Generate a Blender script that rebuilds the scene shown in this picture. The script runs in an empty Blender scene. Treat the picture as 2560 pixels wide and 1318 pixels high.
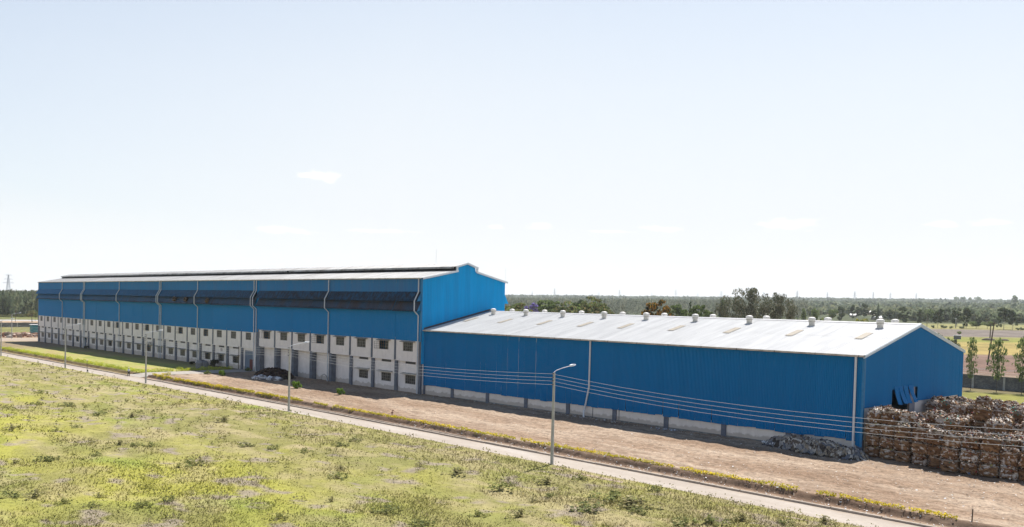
import bpy, bmesh, math, random
import numpy as np
from mathutils import Vector, Matrix

rnd = random.Random(7)
nrg = np.random.default_rng(11)
scene = bpy.context.scene
col = scene.collection
R = math.radians

# ---------------------------------------------------------------- camera
cam_d = bpy.data.cameras.new('camera')
cam_d.sensor_width = 36.0
cam_d.lens = 2171.2167 / 2560 * 36.0
cam_d.shift_y = 172.2764 / 2560
cam_d.clip_start = 0.5
cam_d.clip_end = 30000
cam = bpy.data.objects.new('camera', cam_d)
col.objects.link(cam)
CAM = Vector((114.7497, -90.2782, 14.9519))
yaw, pitch, roll = .7992, -.0293, .0247
fwd = Vector((-math.sin(yaw), math.cos(yaw), 0)); rgt = Vector((math.cos(yaw), math.sin(yaw), 0)); upv = Vector((0, 0, 1))
f2 = fwd * math.cos(pitch) + upv * math.sin(pitch); u2 = upv * math.cos(pitch) - fwd * math.sin(pitch)
r3 = rgt * math.cos(roll) + u2 * math.sin(roll); u3 = u2 * math.cos(roll) - rgt * math.sin(roll)
m = Matrix.Identity(4)
for i in range(3):
    m[i][0] = r3[i]; m[i][1] = u3[i]; m[i][2] = -f2[i]; m[i][3] = CAM[i]
cam.matrix_world = m
scene.camera = cam

# ---------------------------------------------------------------- sky, sun, exposure
SUN_EL, SUN_AZ = R(60), R(-14)          # azimuth from +Y towards +X
sund = bpy.data.lights.new('sun', 'SUN'); sund.energy = 5.0; sund.angle = R(0.5); sund.color = (1.0, .955, .89)
sun = bpy.data.objects.new('sun', sund); col.objects.link(sun)
sv = Vector((math.sin(SUN_AZ) * math.cos(SUN_EL), math.cos(SUN_AZ) * math.cos(SUN_EL), math.sin(SUN_EL)))
sun.rotation_euler = sv.to_track_quat('Z', 'Y').to_euler()
sun.location = (0, 0, 400)

world = bpy.data.worlds.new('World'); scene.world = world; world.use_nodes = True
wn, wl = world.node_tree.nodes, world.node_tree.links
wn.clear()
def N(nodes, t, **k):
    n = nodes.new(t)
    for a, b in k.items(): setattr(n, a, b)
    return n
wo = N(wn, 'ShaderNodeOutputWorld'); bg = N(wn, 'ShaderNodeBackground')
sky = N(wn, 'ShaderNodeTexSky', sky_type='NISHITA', sun_disc=False, sun_elevation=SUN_EL, sun_rotation=SUN_AZ,
        air_density=1.3, dust_density=.6, ozone_density=2.0, altitude=1500)
STR = 0.078
sc_ = N(wn, 'ShaderNodeVectorMath', operation='SCALE'); sc_.inputs['Scale'].default_value = STR
wl.new(sky.outputs[0], sc_.inputs[0])
tc = N(wn, 'ShaderNodeTexCoord'); sep = N(wn, 'ShaderNodeSeparateXYZ'); wl.new(tc.outputs['Generated'], sep.inputs[0])
ramp = N(wn, 'ShaderNodeValToRGB'); wl.new(sep.outputs['Z'], ramp.inputs[0])
el = ramp.color_ramp.elements          # how much pale haze veils the blue, by height above the horizon
el[0].position = 0.0; el[0].color = (1, 1, 1, 1); el[1].position = 1.0; el[1].color = (0, 0, 0, 1)
for p, v in ((.12, .94), (.24, .80), (.36, .60), (.5, .24), (.68, .04)):
    e = el.new(p); e.color = (v, v, v, 1)
dsun = N(wn, 'ShaderNodeVectorMath', operation='DOT_PRODUCT'); wl.new(tc.outputs['Generated'], dsun.inputs[0]); dsun.inputs[1].default_value = (math.sin(SUN_AZ), math.cos(SUN_AZ), 0)
msun = N(wn, 'ShaderNodeMapRange'); wl.new(dsun.outputs['Value'], msun.inputs[0]); msun.inputs[1].default_value = .25; msun.inputs[2].default_value = .75; msun.inputs[3].default_value = .55; msun.inputs[4].default_value = 1.0
hor = N(wn, 'ShaderNodeMapRange'); wl.new(sep.outputs['Z'], hor.inputs[0]); hor.inputs[1].default_value = .05; hor.inputs[2].default_value = .30; hor.inputs[3].default_value = 1; hor.inputs[4].default_value = 0
mxs = N(wn, 'ShaderNodeMath', operation='MAXIMUM'); wl.new(msun.outputs[0], mxs.inputs[0]); wl.new(hor.outputs[0], mxs.inputs[1])
mfac = N(wn, 'ShaderNodeMath', operation='MULTIPLY'); wl.new(ramp.outputs[0], mfac.inputs[0]); wl.new(mxs.outputs[0], mfac.inputs[1])
mixs = N(wn, 'ShaderNodeMix', data_type='RGBA'); wl.new(mfac.outputs[0], mixs.inputs['Factor']); wl.new(sc_.outputs[0], mixs.inputs['A'])
rb2 = N(wn, 'ShaderNodeValToRGB'); wl.new(sep.outputs['Z'], rb2.inputs[0]); e2 = rb2.color_ramp.elements
e2[0].position = 0; e2[0].color = (.575, .57, .57, 1); e2[1].position = .30; e2[1].color = (.53, .55, .565, 1); q2 = e2.new(.10); q2.color = (.525, .537, .552, 1)
wl.new(rb2.outputs[0], mixs.inputs['B'])
# thin fair weather cloud puffs low over the horizon
nz = N(wn, 'ShaderNodeTexNoise'); nz.inputs['Scale'].default_value = 60; nz.inputs['Detail'].default_value = 5
mp = N(wn, 'ShaderNodeMapping'); mp.inputs['Scale'].default_value = (1, 1, 3); wl.new(tc.outputs['Generated'], mp.inputs[0]); wl.new(mp.outputs[0], nz.inputs[0])
acc = None
for dx, dy, dz, w, h in ((-0.8410, 0.5227, 0.1400, 0.0240, 0.0078), (-0.8515, 0.5054, 0.1398, 0.0120, 0.0046), (-0.8706, 0.4854, 0.0796, 0.0276, 0.0041), (-0.8666, 0.4930, 0.0778, 0.0415, 0.0041), (-0.8094, 0.5814, 0.0822, 0.0438, 0.0032), (-0.7285, 0.6790, 0.0907, 0.0157, 0.0037), (-0.6932, 0.7147, 0.0929, 0.0157, 0.0055), (-0.6341, 0.7682, 0.0884, 0.0276, 0.0023), (-0.5897, 0.8023, 0.0923, 0.0276, 0.0041), (-0.4713, 0.8766, 0.0970, 0.0415, 0.0078), (-0.3352, 0.9372, 0.0960, 0.0207, 0.0046), (-0.2993, 0.9493, 0.0964, 0.0253, 0.0041)):
    c = (dx, dy, dz)
    sub = N(wn, 'ShaderNodeVectorMath', operation='SUBTRACT'); wl.new(tc.outputs['Generated'], sub.inputs[0]); sub.inputs[1].default_value = c
    s3 = N(wn, 'ShaderNodeVectorMath', operation='MULTIPLY'); wl.new(sub.outputs[0], s3.inputs[0]); s3.inputs[1].default_value = (1 / w, 1 / w, 1 / h)
    ln = N(wn, 'ShaderNodeVectorMath', operation='LENGTH'); wl.new(s3.outputs[0], ln.inputs[0])
    ad = N(wn, 'ShaderNodeMath', operation='ADD'); wl.new(ln.outputs['Value'], ad.inputs[0])
    nn = N(wn, 'ShaderNodeMath', operation='MULTIPLY'); wl.new(nz.outputs[0], nn.inputs[0]); nn.inputs[1].default_value = 2.2; wl.new(nn.outputs[0], ad.inputs[1])
    mr = N(wn, 'ShaderNodeMapRange', interpolation_type='SMOOTHSTEP'); wl.new(ad.outputs[0], mr.inputs[0])
    mr.inputs[1].default_value = 2.1; mr.inputs[2].default_value = 1.2; mr.inputs[3].default_value = 0; mr.inputs[4].default_value = .9
    if acc is None: acc = mr.outputs[0]
    else:
        mx = N(wn, 'ShaderNodeMath', operation='MAXIMUM'); wl.new(acc, mx.inputs[0]); wl.new(mr.outputs[0], mx.inputs[1]); acc = mx.outputs[0]
mixc = N(wn, 'ShaderNodeMix', data_type='RGBA'); wl.new(acc, mixc.inputs['Factor']); wl.new(mixs.outputs['Result'], mixc.inputs['A']); mixc.inputs['B'].default_value = (.64, .635, .635, 1)
wl.new(mixc.outputs['Result'], bg.inputs[0]); bg.inputs[1].default_value = 1.0; wl.new(bg.outputs[0], wo.inputs[0])

scene.view_settings.view_transform = 'Standard'; scene.view_settings.look = 'None'
scene.view_settings.gamma = 1; scene.view_settings.use_curve_mapping = False
scene.view_settings.exposure = 0.80
scene.render.engine = 'CYCLES'
cy = scene.cycles
cy.use_denoising = True; cy.max_bounces = 6; cy.diffuse_bounces = 3; cy.glossy_bounces = 2; cy.transmission_bounces = 4
cy.transparent_max_bounces = 6; cy.volume_bounces = 1

# ---------------------------------------------------------------- helpers
def site(x):
    return .0036 * max(x, -600) if x < 0 else .001 * x
def T(x, y):
    t = y - 115
    r = 0 if t < 0 else (t * t / 120 if t < 60 else t - 30)
    return site(x) + .0206 * r
class MB:
    """collects vertices and faces of one mesh object"""
    def __init__(s): s.v = []; s.f = []; s.c = []
    def add(s, vs, fs, c=None):
        o = len(s.v); s.v += [tuple(p) for p in vs]; s.f += [tuple(o + i for i in f) for f in fs]
        if c is not None: s.c += [c] * len(vs)
        return s
    def box(s, x0, x1, y0, y1, z0, z1, c=None):
        return s.add([(x0, y0, z0), (x1, y0, z0), (x1, y1, z0), (x0, y1, z0), (x0, y0, z1), (x1, y0, z1), (x1, y1, z1), (x0, y1, z1)],
                     [(0, 3, 2, 1), (4, 5, 6, 7), (0, 1, 5, 4), (1, 2, 6, 5), (2, 3, 7, 6), (3, 0, 4, 7)], c)
    def beam(s, a, b, w, c=None, up=(0, 0, 1)):
        a = Vector(a); b = Vector(b); d = (b - a).normalized(); u = Vector(up)
        if abs(d.dot(u)) > .95: u = Vector((1, 0, 0))
        p = d.cross(u).normalized() * w / 2; q = d.cross(p).normalized() * w / 2
        vs = [a - p - q, a + p - q, a + p + q, a - p + q, b - p - q, b + p - q, b + p + q, b - p + q]
        return s.add(vs, [(0, 3, 2, 1), (4, 5, 6, 7), (0, 1, 5, 4), (1, 2, 6, 5), (2, 3, 7, 6), (3, 0, 4, 7)], c)
    def tube(s, path, r, n=8, cap=True, c=None):
        path = [Vector(p) for p in path]; rs = r if isinstance(r, (list, tuple)) else [r] * len(path)
        vs = []; fs = []
        for i, p in enumerate(path):
            d = (path[min(i + 1, len(path) - 1)] - path[max(i - 1, 0)]).normalized()
            u = Vector((0, 0, 1)) if abs(d.z) < .9 else Vector((1, 0, 0))
            a = d.cross(u).normalized(); b = d.cross(a).normalized()
            for k in range(n):
                t = 2 * math.pi * k / n; vs.append(p + (a * math.cos(t) + b * math.sin(t)) * rs[i])
        for i in range(len(path) - 1):
            for k in range(n):
                k2 = (k + 1) % n; fs.append((i * n + k, i * n + k2, (i + 1) * n + k2, (i + 1) * n + k))
        if cap: fs.append(tuple(range(n))[::-1]); fs.append(tuple((len(path) - 1) * n + k for k in range(n)))
        return s.add(vs, fs, c)
    def lathe(s, prof, n=16, o=(0, 0, 0), c=None):
        vs = []; fs = []
        for r, z in prof:
            for k in range(n):
                t = 2 * math.pi * k / n; vs.append((o[0] + r * math.cos(t), o[1] + r * math.sin(t), o[2] + z))
        for i in range(len(prof) - 1):
            for k in range(n):
                k2 = (k + 1) % n; fs.append((i * n + k, i * n + k2, (i + 1) * n + k2, (i + 1) * n + k))
        fs.append(tuple((len(prof) - 1) * n + k for k in range(n)))
        return s.add(vs, fs, c)
    def grid(s, fn, nu, nv):
        vs = [fn(i / nu, j / nv) for j in range(nv + 1) for i in range(nu + 1)]
        fs = [(j * (nu + 1) + i, j * (nu + 1) + i + 1, (j + 1) * (nu + 1) + i + 1, (j + 1) * (nu + 1) + i) for j in range(nv) for i in range(nu)]
        return s.add(vs, fs)
    def mesh(s, name):
        me = bpy.data.meshes.new(name); me.from_pydata([tuple(p) for p in s.v], [], s.f)
        if s.c and len(s.c) == len(s.v):
            a = me.color_attributes.new('Col', 'FLOAT_COLOR', 'POINT')
            a.data.foreach_set('color', np.array([(c[0], c[1], c[2], 1) for c in s.c], 'f').ravel())
        me.update(); return me
def fast_mesh(name, verts, k, cols=None):
    """verts (n*k,3): every k vertices are one face"""
    n = len(verts); me = bpy.data.meshes.new(name)
    me.vertices.add(n); me.vertices.foreach_set('co', np.asarray(verts, 'f').ravel())
    me.loops.add(n); me.loops.foreach_set('vertex_index', np.arange(n, dtype='i'))
    me.polygons.add(n // k); me.polygons.foreach_set('loop_start', np.arange(0, n, k, dtype='i'))
    me.polygons.foreach_set('loop_total', np.full(n // k, k, 'i'))
    if cols is not None:
        a = me.color_attributes.new('Col', 'FLOAT_COLOR', 'POINT')
        c4 = np.ones((n, 4), 'f'); c4[:, :3] = cols; a.data.foreach_set('color', c4.ravel())
    me.update(calc_edges=True); me.validate(); return me
def obj(name, mesh, mat=None, parent=None, loc=None, rot=None, scale=None, smooth=False, **props):
    if isinstance(mesh, MB): mesh = mesh.mesh(name)
    o = bpy.data.objects.new(name, mesh); col.objects.link(o)
    if mat is not None and not mesh.materials: mesh.materials.append(mat)
    if smooth: mesh.polygons.foreach_set('use_smooth', [True] * len(mesh.polygons))
    if parent is not None: o.parent = parent
    if loc is not None: o.location = loc
    if rot is not None: o.rotation_euler = rot
    if scale is not None: o.scale = scale
    for a, b in props.items(): o[a] = b
    return o
def thing(name, label, cat, loc=(0, 0, 0), rotz=0, group=None):
    o = bpy.data.objects.new(name, None); o.empty_display_size = .5; col.objects.link(o); o.location = loc; o.rotation_euler = (0, 0, rotz)
    o['label'] = label; o['category'] = cat
    if group: o['group'] = group
    return o
def tagged(o, label, cat, group=None):
    o['label'] = label; o['category'] = cat
    if group: o['group'] = group
    return o
def dup(root, loc, rotz=0, label=None, scale=None, group=None):
    r = root.copy(); col.objects.link(r); r.location = loc; r.rotation_euler = (0, 0, rotz)
    if label: r['label'] = label
    if group: r['group'] = group
    if scale: r.scale = scale
    for ch in list(root.children):
        c = ch.copy(); col.objects.link(c); c.parent = r
        for g in ch.children:
            d = g.copy(); col.objects.link(d); d.parent = c
    return r
# numpy value noise
_tab = nrg.random((256, 256))
def vnoise(x, y):
    x = np.asarray(x, float); y = np.asarray(y, float)
    xi = np.floor(x).astype(int); yi = np.floor(y).astype(int); fx = x - xi; fy = y - yi
    fx = fx * fx * (3 - 2 * fx); fy = fy * fy * (3 - 2 * fy)
    g = lambda a, b: _tab[a % 256, b % 256]
    return (g(xi, yi) * (1 - fx) + g(xi + 1, yi) * fx) * (1 - fy) + (g(xi, yi + 1) * (1 - fx) + g(xi + 1, yi + 1) * fx) * fy
def fbm(x, y, o=4):
    s = 0; a = .5; t = 0
    for i in range(o):
        s = s + a * vnoise(x * 2 ** i + 17.3 * i, y * 2 ** i + 9.1 * i); t += a; a *= .5
    return s / t

# ---------------------------------------------------------------- materials
class Mat:
    def __init__(s, name, rough=.8, spec=.3, metal=0):
        s.m = bpy.data.materials.new(name); s.m.use_nodes = True; s.n = s.m.node_tree.nodes; s.l = s.m.node_tree.links
        s.b = s.n['Principled BSDF']; s.b.inputs['Roughness'].default_value = rough; s.b.inputs['Specular IOR Level'].default_value = spec
        s.b.inputs['Metallic'].default_value = metal
        s._p = None
    def pos(s, scale=(1, 1, 1), obj=False):
        g = s.n.new('ShaderNodeTexCoord') if obj else s.n.new('ShaderNodeNewGeometry')
        mp = s.n.new('ShaderNodeMapping'); mp.inputs['Scale'].default_value = scale
        s.l.new(g.outputs['Object' if obj else 'Position'], mp.inputs[0]); return mp.outputs[0]
    def noise(s, scale=1, vec=(1, 1, 1), detail=4, rough=.55, obj=False, dist=0):
        t = s.n.new('ShaderNodeTexNoise'); t.inputs['Scale'].default_value = scale; t.inputs['Detail'].default_value = detail
        t.inputs['Roughness'].default_value = rough; t.inputs['Distortion'].default_value = dist
        s.l.new(s.pos(vec, obj), t.inputs['Vector']); return t.outputs['Fac']
    def ramp(s, fac, stops, mode='LINEAR'):
        r = s.n.new('ShaderNodeValToRGB'); r.color_ramp.interpolation = mode; e = r.color_ramp.elements
        while len(e) > 1: e.remove(e[-1])
        for i, (p, c) in enumerate(stops):
            c = (c, c, c) if isinstance(c, (int, float)) else c
            x = e[0] if i == 0 else e.new(p)
            x.position = p; x.color = (*c, 1)
        s.l.new(fac, r.inputs[0]); return r.outputs[0]
    def mix(s, fac, a, b, blend='MIX'):
        x = s.n.new('ShaderNodeMix'); x.data_type = 'RGBA'; x.blend_type = blend
        for v, k in ((fac, 'Factor'), (a, 'A'), (b, 'B')):
            if isinstance(v, (int, float)): x.inputs[k].default_value = v if k == 'Factor' else (v, v, v, 1)
            elif isinstance(v, tuple): x.inputs[k].default_value = (*v, 1)
            else: s.l.new(v, x.inputs[k])
        return x.outputs['Result']
    def math(s, op, a, b=0.0, c=None):
        x = s.n.new('ShaderNodeMath'); x.operation = op
        for i, v in enumerate((a, b) if c is None else (a, b, c)):
            if isinstance(v, (int, float)): x.inputs[i].default_value = v
            else: s.l.new(v, x.inputs[i])
        return x.outputs[0]
    def xyz(s, obj=False):
        q = s.n.new('ShaderNodeSeparateXYZ'); s.l.new(s.pos((1, 1, 1), obj), q.inputs[0]); return q.outputs
    def attr(s, name='Col'):
        a = s.n.new('ShaderNodeAttribute'); a.attribute_name = name; return a.outputs['Color']
    def rand(s):
        return s.n.new('ShaderNodeObjectInfo').outputs['Random']
    def color(s, c):
        if isinstance(c, tuple): s.b.inputs['Base Color'].default_value = (*c, 1)
        else: s.l.new(c, s.b.inputs['Base Color'])
        return s
    def bump(s, h, strength=.5, dist=.05):
        b = s.n.new('ShaderNodeBump'); b.inputs['Strength'].default_value = strength; b.inputs['Distance'].default_value = dist
        s.l.new(h, b.inputs['Height']); s.l.new(b.outputs[0], s.b.inputs['Normal']); return s
    def leafy(s, c, amt=.4):
        t = s.n.new('ShaderNodeBsdfTranslucent'); x = s.n.new('ShaderNodeMixShader'); x.inputs[0].default_value = amt
        if isinstance(c, tuple): t.inputs[0].default_value = (*c, 1)
        else: s.l.new(c, t.inputs[0])
        out = s.n['Material Output']; s.l.new(s.b.outputs[0], x.inputs[1]); s.l.new(t.outputs[0], x.inputs[2]); s.l.new(x.outputs[0], out.inputs['Surface']); return s
M = {}
def simple(name, c, rough=.7, var=.15, scale=3, spec=.3, metal=0, bump=0):
    a = Mat(name, rough, spec, metal)
    n = a.noise(scale, detail=5)
    lo = tuple(v * (1 - var) for v in c); hi = tuple(min(1, v * (1 + var)) for v in c)
    a.color(a.ramp(n, [(.3, lo), (.7, hi)]))
    if bump: a.bump(n, bump, .03)
    M[name] = a.m; return a.m
BLUE = (.0002, .175, .435)
def blue(name, streak=.25, soot=0.0, brown=0.0, base=BLUE, lip=False):
    a = Mat(name, .6, .12)
    n = a.noise(1.0, (.9, .9, .06), 5, .6)          # vertical weather streaks
    n2 = a.noise(.35, (1, 1, .5), 4)
    fine = a.noise(4, (1, 1, .05), 3)
    r = a.rand()
    c = a.mix(a.math('MULTIPLY', r, .22), base, tuple(v * .72 for v in base))
    c = a.mix(a.math('MULTIPLY', a.ramp(n, [(.42, 0.0), (.72, 1.0)]), streak), c, (.012, .16, .38))
    c = a.mix(a.math('MULTIPLY', a.ramp(fine, [(.5, 0.0), (.8, 1.0)]), streak * .5), c, (.0003, .09, .30))
    if brown:
        w = a.noise(.5, (1, 1, .04), 5)
        x = a.xyz()[0]
        east = a.ramp(a.math('MULTIPLY_ADD', x, 1 / 210, 1.0), [(0, .2), (.55, .6), (1, 1.0)])
        c = a.mix(a.math('MULTIPLY', a.ramp(w, [(.35, .45), (.65, 1.0)]), a.math('MULTIPLY', east, brown)), c, (.075, .055, .062) if lip else (.11, .10, .12))
    if soot:
        w = a.noise(1.3, (1.5, 1.5, .25), 6, .65)
        x = a.xyz()[0]
        east = a.ramp(a.math('MULTIPLY_ADD', x, 1 / 210, 1.0), [(0, .12), (.45, .6), (.8, 1.0), (1, 1.0)])
        c = a.mix(a.math('MULTIPLY', a.ramp(w, [(.28, .45), (.55, 1.0)]), a.math('MULTIPLY', east, soot)), c, (.012, .018, .03))
    if lip:      # shadow below the canopy, painted as a ragged dark line along its lower edge
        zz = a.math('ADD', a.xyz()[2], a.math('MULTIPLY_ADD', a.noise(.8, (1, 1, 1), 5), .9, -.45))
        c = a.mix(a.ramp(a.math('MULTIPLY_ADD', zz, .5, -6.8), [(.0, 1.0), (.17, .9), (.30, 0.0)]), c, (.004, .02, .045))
    a.color(c); a.bump(a.noise(.6, (1, 1, .3), 3), .12, .03)
    M[name] = a.m; return a.m
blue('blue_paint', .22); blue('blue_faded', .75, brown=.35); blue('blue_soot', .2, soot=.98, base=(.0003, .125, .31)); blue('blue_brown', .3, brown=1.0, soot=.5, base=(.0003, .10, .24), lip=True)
blue('blue_gable', .35, base=(.0002, .33, .70))  # same cladding in a brighter blue: bounce from the low roof put into the colour
simple('blue_trim', (.02, .17, .36), .5, .1)
a = Mat('roof_white', .55, .3)
n = a.noise(.5, (2.2, .25, 1), 5); c = a.ramp(n, [(.3, (.40, .40, .40)), (.65, (.50, .50, .495))]); c = a.mix(a.math('MULTIPLY', a.rand(), .1), c, (.42, .42, .42)); a.color(c); M['roof_white'] = a.m
a = Mat('roof_grey', .5, .35)
n = a.noise(.55, (1.6, .16, 1), 5, .6); c = a.ramp(n, [(.34, (.15, .14, .13)), (.50, (.28, .275, .27)), (.66, (.38, .38, .38))])
a.color(a.mix(a.math('MULTIPLY', a.rand(), .25), c, (.28, .28, .285))); M['roof_grey'] = a.m
def wallmat(name, c0):
    a = Mat(name, .85, .2)
    n = a.noise(.8, (1, 1, 1), 5); n2 = a.noise(2.5, (1, 1, .12), 5)
    c = a.ramp(n, [(.3, tuple(v * .88 for v in c0)), (.65, c0)])
    c = a.mix(a.math('MULTIPLY', a.ramp(n2, [(.5, 0.0), (.75, 1.0)]), .35), c, tuple(v * .72 for v in c0))
    z = a.xyz()[2]; zz = a.math('ADD', z, a.math('MULTIPLY', a.noise(1.2, detail=4), -1.1))
    c = a.mix(a.ramp(zz, [(-.0, .5), (.22, 0.0)]), c, (.30, .24, .18))
    a.color(c); a.bump(a.noise(9, detail=3), .15, .02); M[name] = a.m
wallmat('wall_white', (.80, .74, .71)); wallmat('wall_low', (.76, .70, .65))
simple('pilaster', (.115, .13, .165), .75, .22, 1.5); simple('pilaster_grey', (.22, .23, .27), .8, .2, 1.5)
simple('pipe', (.50, .53, .57), .5, .12); simple('pipe_white', (.58, .60, .62), .5, .1)
simple('gutter', (.42, .38, .33), .6, .3, 1.2); simple('trim_white', (.62, .64, .66), .5, .1); simple('trim_pale', (.60, .70, .80), .5, .1)
simple('steel_dark', (.05, .05, .06), .6, .3); simple('louvre', (.020, .022, .03), .7, .3); simple('frame', (.20, .195, .19), .6, .2)
simple('hood', (.20, .20, .19), .9, .3, 2); simple('ventgrille', (.10, .095, .095), .8, .2); simple('dark_inside', (.02, .02, .022), .9, .1)
a = Mat('glass', .3, .25); a.color(a.mix(a.ramp(a.noise(1.8, detail=2), [(.45, 0.0), (.6, 1.0)]), (.010, .011, .013), (.06, .06, .062))); M['glass'] = a.m
simple('concrete', (.40, .39, .36), .85, .15, 2, bump=.2); simple('concrete_dark', (.17, .17, .18), .9, .2)
simple('skylight', (.27, .232, .175), .5, .12, 2); simple('vent_metal', (.62, .59, .55), .5, .15, 3); simple('galv', (.55, .57, .6), .4, .1, metal=.2)
simple('kerb', (.33, .275, .225), .85, .18, 2, bump=.2); simple('wire', (.50, .50, .52), .5, .05)
simple('bag_white', (.62, .62, .64), .7, .2, 6); simple('red', (.09, .010, .014), .6, .2); simple('door_grey', (.12, .16, .22), .7, .1)
simple('wood', (.10, .075, .055), .9, .3); simple('bark', (.09, .075, .06), .95, .35); simple('bark_pale', (.32, .29, .25), .9, .3)
simple('teal', (.02, .20, .22), .6, .2); simple('house_roof', (.72, .72, .72), .5, .1); simple('house_wall', (.35, .30, .26), .9, .2)
simple('pylon', (.55, .57, .60), .6, .1)
def leafmat(name, tint=(1, 1, 1), amt=.4, var=.3):
    a = Mat(name, .75, .15); r = a.rand()
    c = a.mix(1.0, a.attr(), tint, 'MULTIPLY')
    c = a.mix(a.math('MULTIPLY', r, var), c, a.mix(1.0, c, (.62, .66, .6), 'MULTIPLY'))
    a.color(c).leafy(c, amt); M[name] = a.m; return a.m
leafmat('leaf'); leafmat('grass_leaf', amt=.6, var=0)
# ================================================================ SETTING
def nodes_ground():
    a = Mat('ground_land', .95, .1)
    X, Y, Z = a.xyz()
    warp = a.math('MULTIPLY_ADD', a.noise(.02, detail=4), 24, -12)
    c = a.math('ADD', a.math('MULTIPLY_ADD', X, -.6, Y), warp)
    f = a.math('MULTIPLY', c, .001)
    bands = a.ramp(f, [(0, (0.170, 0.167, 0.041)), (.062, (0.178, 0.170, 0.044)), (.066, (0.126, 0.111, 0.052)), (.085, (0.148, 0.111, 0.063)), (.125, (0.200, 0.141, 0.096)), (.150, (0.148, 0.092, 0.070)), (.236, (0.163, 0.107, 0.081)),
                       (.246, (0.266, 0.200, 0.070)), (.350, (0.252, 0.200, 0.067)), (.372, (0.155, 0.163, 0.037)), (.420, (0.185, 0.178, 0.052)), (.436, (0.148, 0.122, 0.104)), (.566, (0.155, 0.130, 0.111)),
                       (.582, (0.207, 0.185, 0.074)), (.735, (0.192, 0.185, 0.074)), (.76, (0.067, 0.074, 0.037)), (1, (0.056, 0.067, 0.033))])
    g2 = a.math('MULTIPLY', a.math('ADD', X, a.math('MULTIPLY_ADD', a.noise(.05, detail=4), 16, -8)), -.001)
    left = a.ramp(g2, [(0, (0.148, 0.148, 0.044)), (.24, (0.148, 0.148, 0.044)), (.243, (0.222, 0.141, 0.096)), (.286, (0.222, 0.155, 0.096)), (.296, (0.148, 0.148, 0.052)), (.372, (0.163, 0.148, 0.059)), (.378, (0.281, 0.207, 0.148)), (.50, (0.311, 0.222, 0.148)),
                        (.504, (0.333, 0.318, 0.303)), (.536, (0.333, 0.318, 0.303)), (.54, (0.148, 0.141, 0.059)), (.60, (0.118, 0.126, 0.044)), (.72, (0.126, 0.133, 0.044)), (.75, (0.052, 0.059, 0.030))])
    isl = a.math('MULTIPLY', a.ramp(a.math('MULTIPLY', X, -.001), [(.225, 0), (.235, 1)]), a.ramp(a.math('MULTIPLY', Y, .001), [(.24, 1), (.3, 0)]))
    col_ = a.mix(isl, bands, left)
    clear = a.math('MULTIPLY', a.ramp(a.noise(.006, detail=3), [(.56, 0.0), (.62, 1.0)]), a.ramp(f, [(.76, 0), (.8, 1)]))
    col_ = a.mix(clear, col_, (0.252, 0.200, 0.133))
    far = a.ramp(f, [(0.0, 0.0), (1.0, 1.0)])
    n = a.noise(.35, detail=6, rough=.7); n2 = a.noise(.06, detail=5, rough=.6)
    col_ = a.mix(1.0, col_, a.ramp(n, [(.25, .62), (.5, 1.0), (.75, 1.28)]), 'MULTIPLY')
    col_ = a.mix(1.0, col_, a.ramp(n2, [(.3, .72), (.5, 1.0), (.7, 1.2)]), 'MULTIPLY')
    a.color(col_); a.bump(a.noise(.5, detail=8, rough=.75), .6, .5)
    return a.m
M['land'] = nodes_ground()
def sgrid(a, b, fine, n):
    return None
# land: one sheet to the horizon, finely divided round the site
def axis(lo, c0, c1, hi, step, n):
    s = list(np.arange(c0, c1 + .01, step))
    l = [c0 - (c0 - lo) * (i / n) ** 3 for i in range(n, 0, -1)]; h = [c1 + (hi - c1) * (i / n) ** 3 for i in range(1, n + 1)]
    return np.array(l + s + h)
xs = axis(-9000, -300, 150, 3000, 6, 50); ys = axis(-1500, -120, 240, 9000, 6, 60)
XX, YY = np.meshgrid(xs, ys)
def Tn(x, y):
    t = y - 115; r = np.where(t < 0, 0, np.where(t < 60, t * t / 120, t - 30))
    return np.where(x < 0, .0036 * np.maximum(x, -600), .001 * x) + .0206 * r
ZZ = Tn(XX, YY)
low = np.clip((1 - YY) / 4, 0, 1) * np.clip((XX + 226) / 8, 0, 1)
ZZ = ZZ - .75 * low
rough_ = (YY > 118) & (YY < 235)
ZZ = ZZ + np.where(rough_, (nrg.random(ZZ.shape) - .5) * .35, 0)
nx, ny = len(xs), len(ys)
vv = np.stack([XX, YY, ZZ], -1).reshape(-1, 3)
idx = np.arange(nx * ny).reshape(ny, nx)
quads = np.stack([idx[:-1, :-1], idx[:-1, 1:], idx[1:, 1:], idx[1:, :-1]], -1).reshape(-1, 4)
def grid_mesh(name, vv, quads, cols=None, smooth=True):
    me = bpy.data.meshes.new(name); me.vertices.add(len(vv)); me.vertices.foreach_set('co', vv.astype('f').ravel())
    me.loops.add(quads.size); me.loops.foreach_set('vertex_index', quads.astype('i').ravel())
    me.polygons.add(len(quads)); me.polygons.foreach_set('loop_start', np.arange(0, quads.size, 4, dtype='i')); me.polygons.foreach_set('loop_total', np.full(len(quads), 4, 'i'))
    if cols is not None:
        at = me.color_attributes.new('Col', 'FLOAT_COLOR', 'POINT'); c4 = np.ones((len(vv), 4), 'f'); c4[:, :3] = cols; at.data.foreach_set('color', c4.ravel())
    me.update(calc_edges=True)
    if smooth: me.polygons.foreach_set('use_smooth', np.ones(len(quads), bool))
    return me
obj('land', grid_mesh('land', vv, quads), M['land'], kind='structure')
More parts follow.
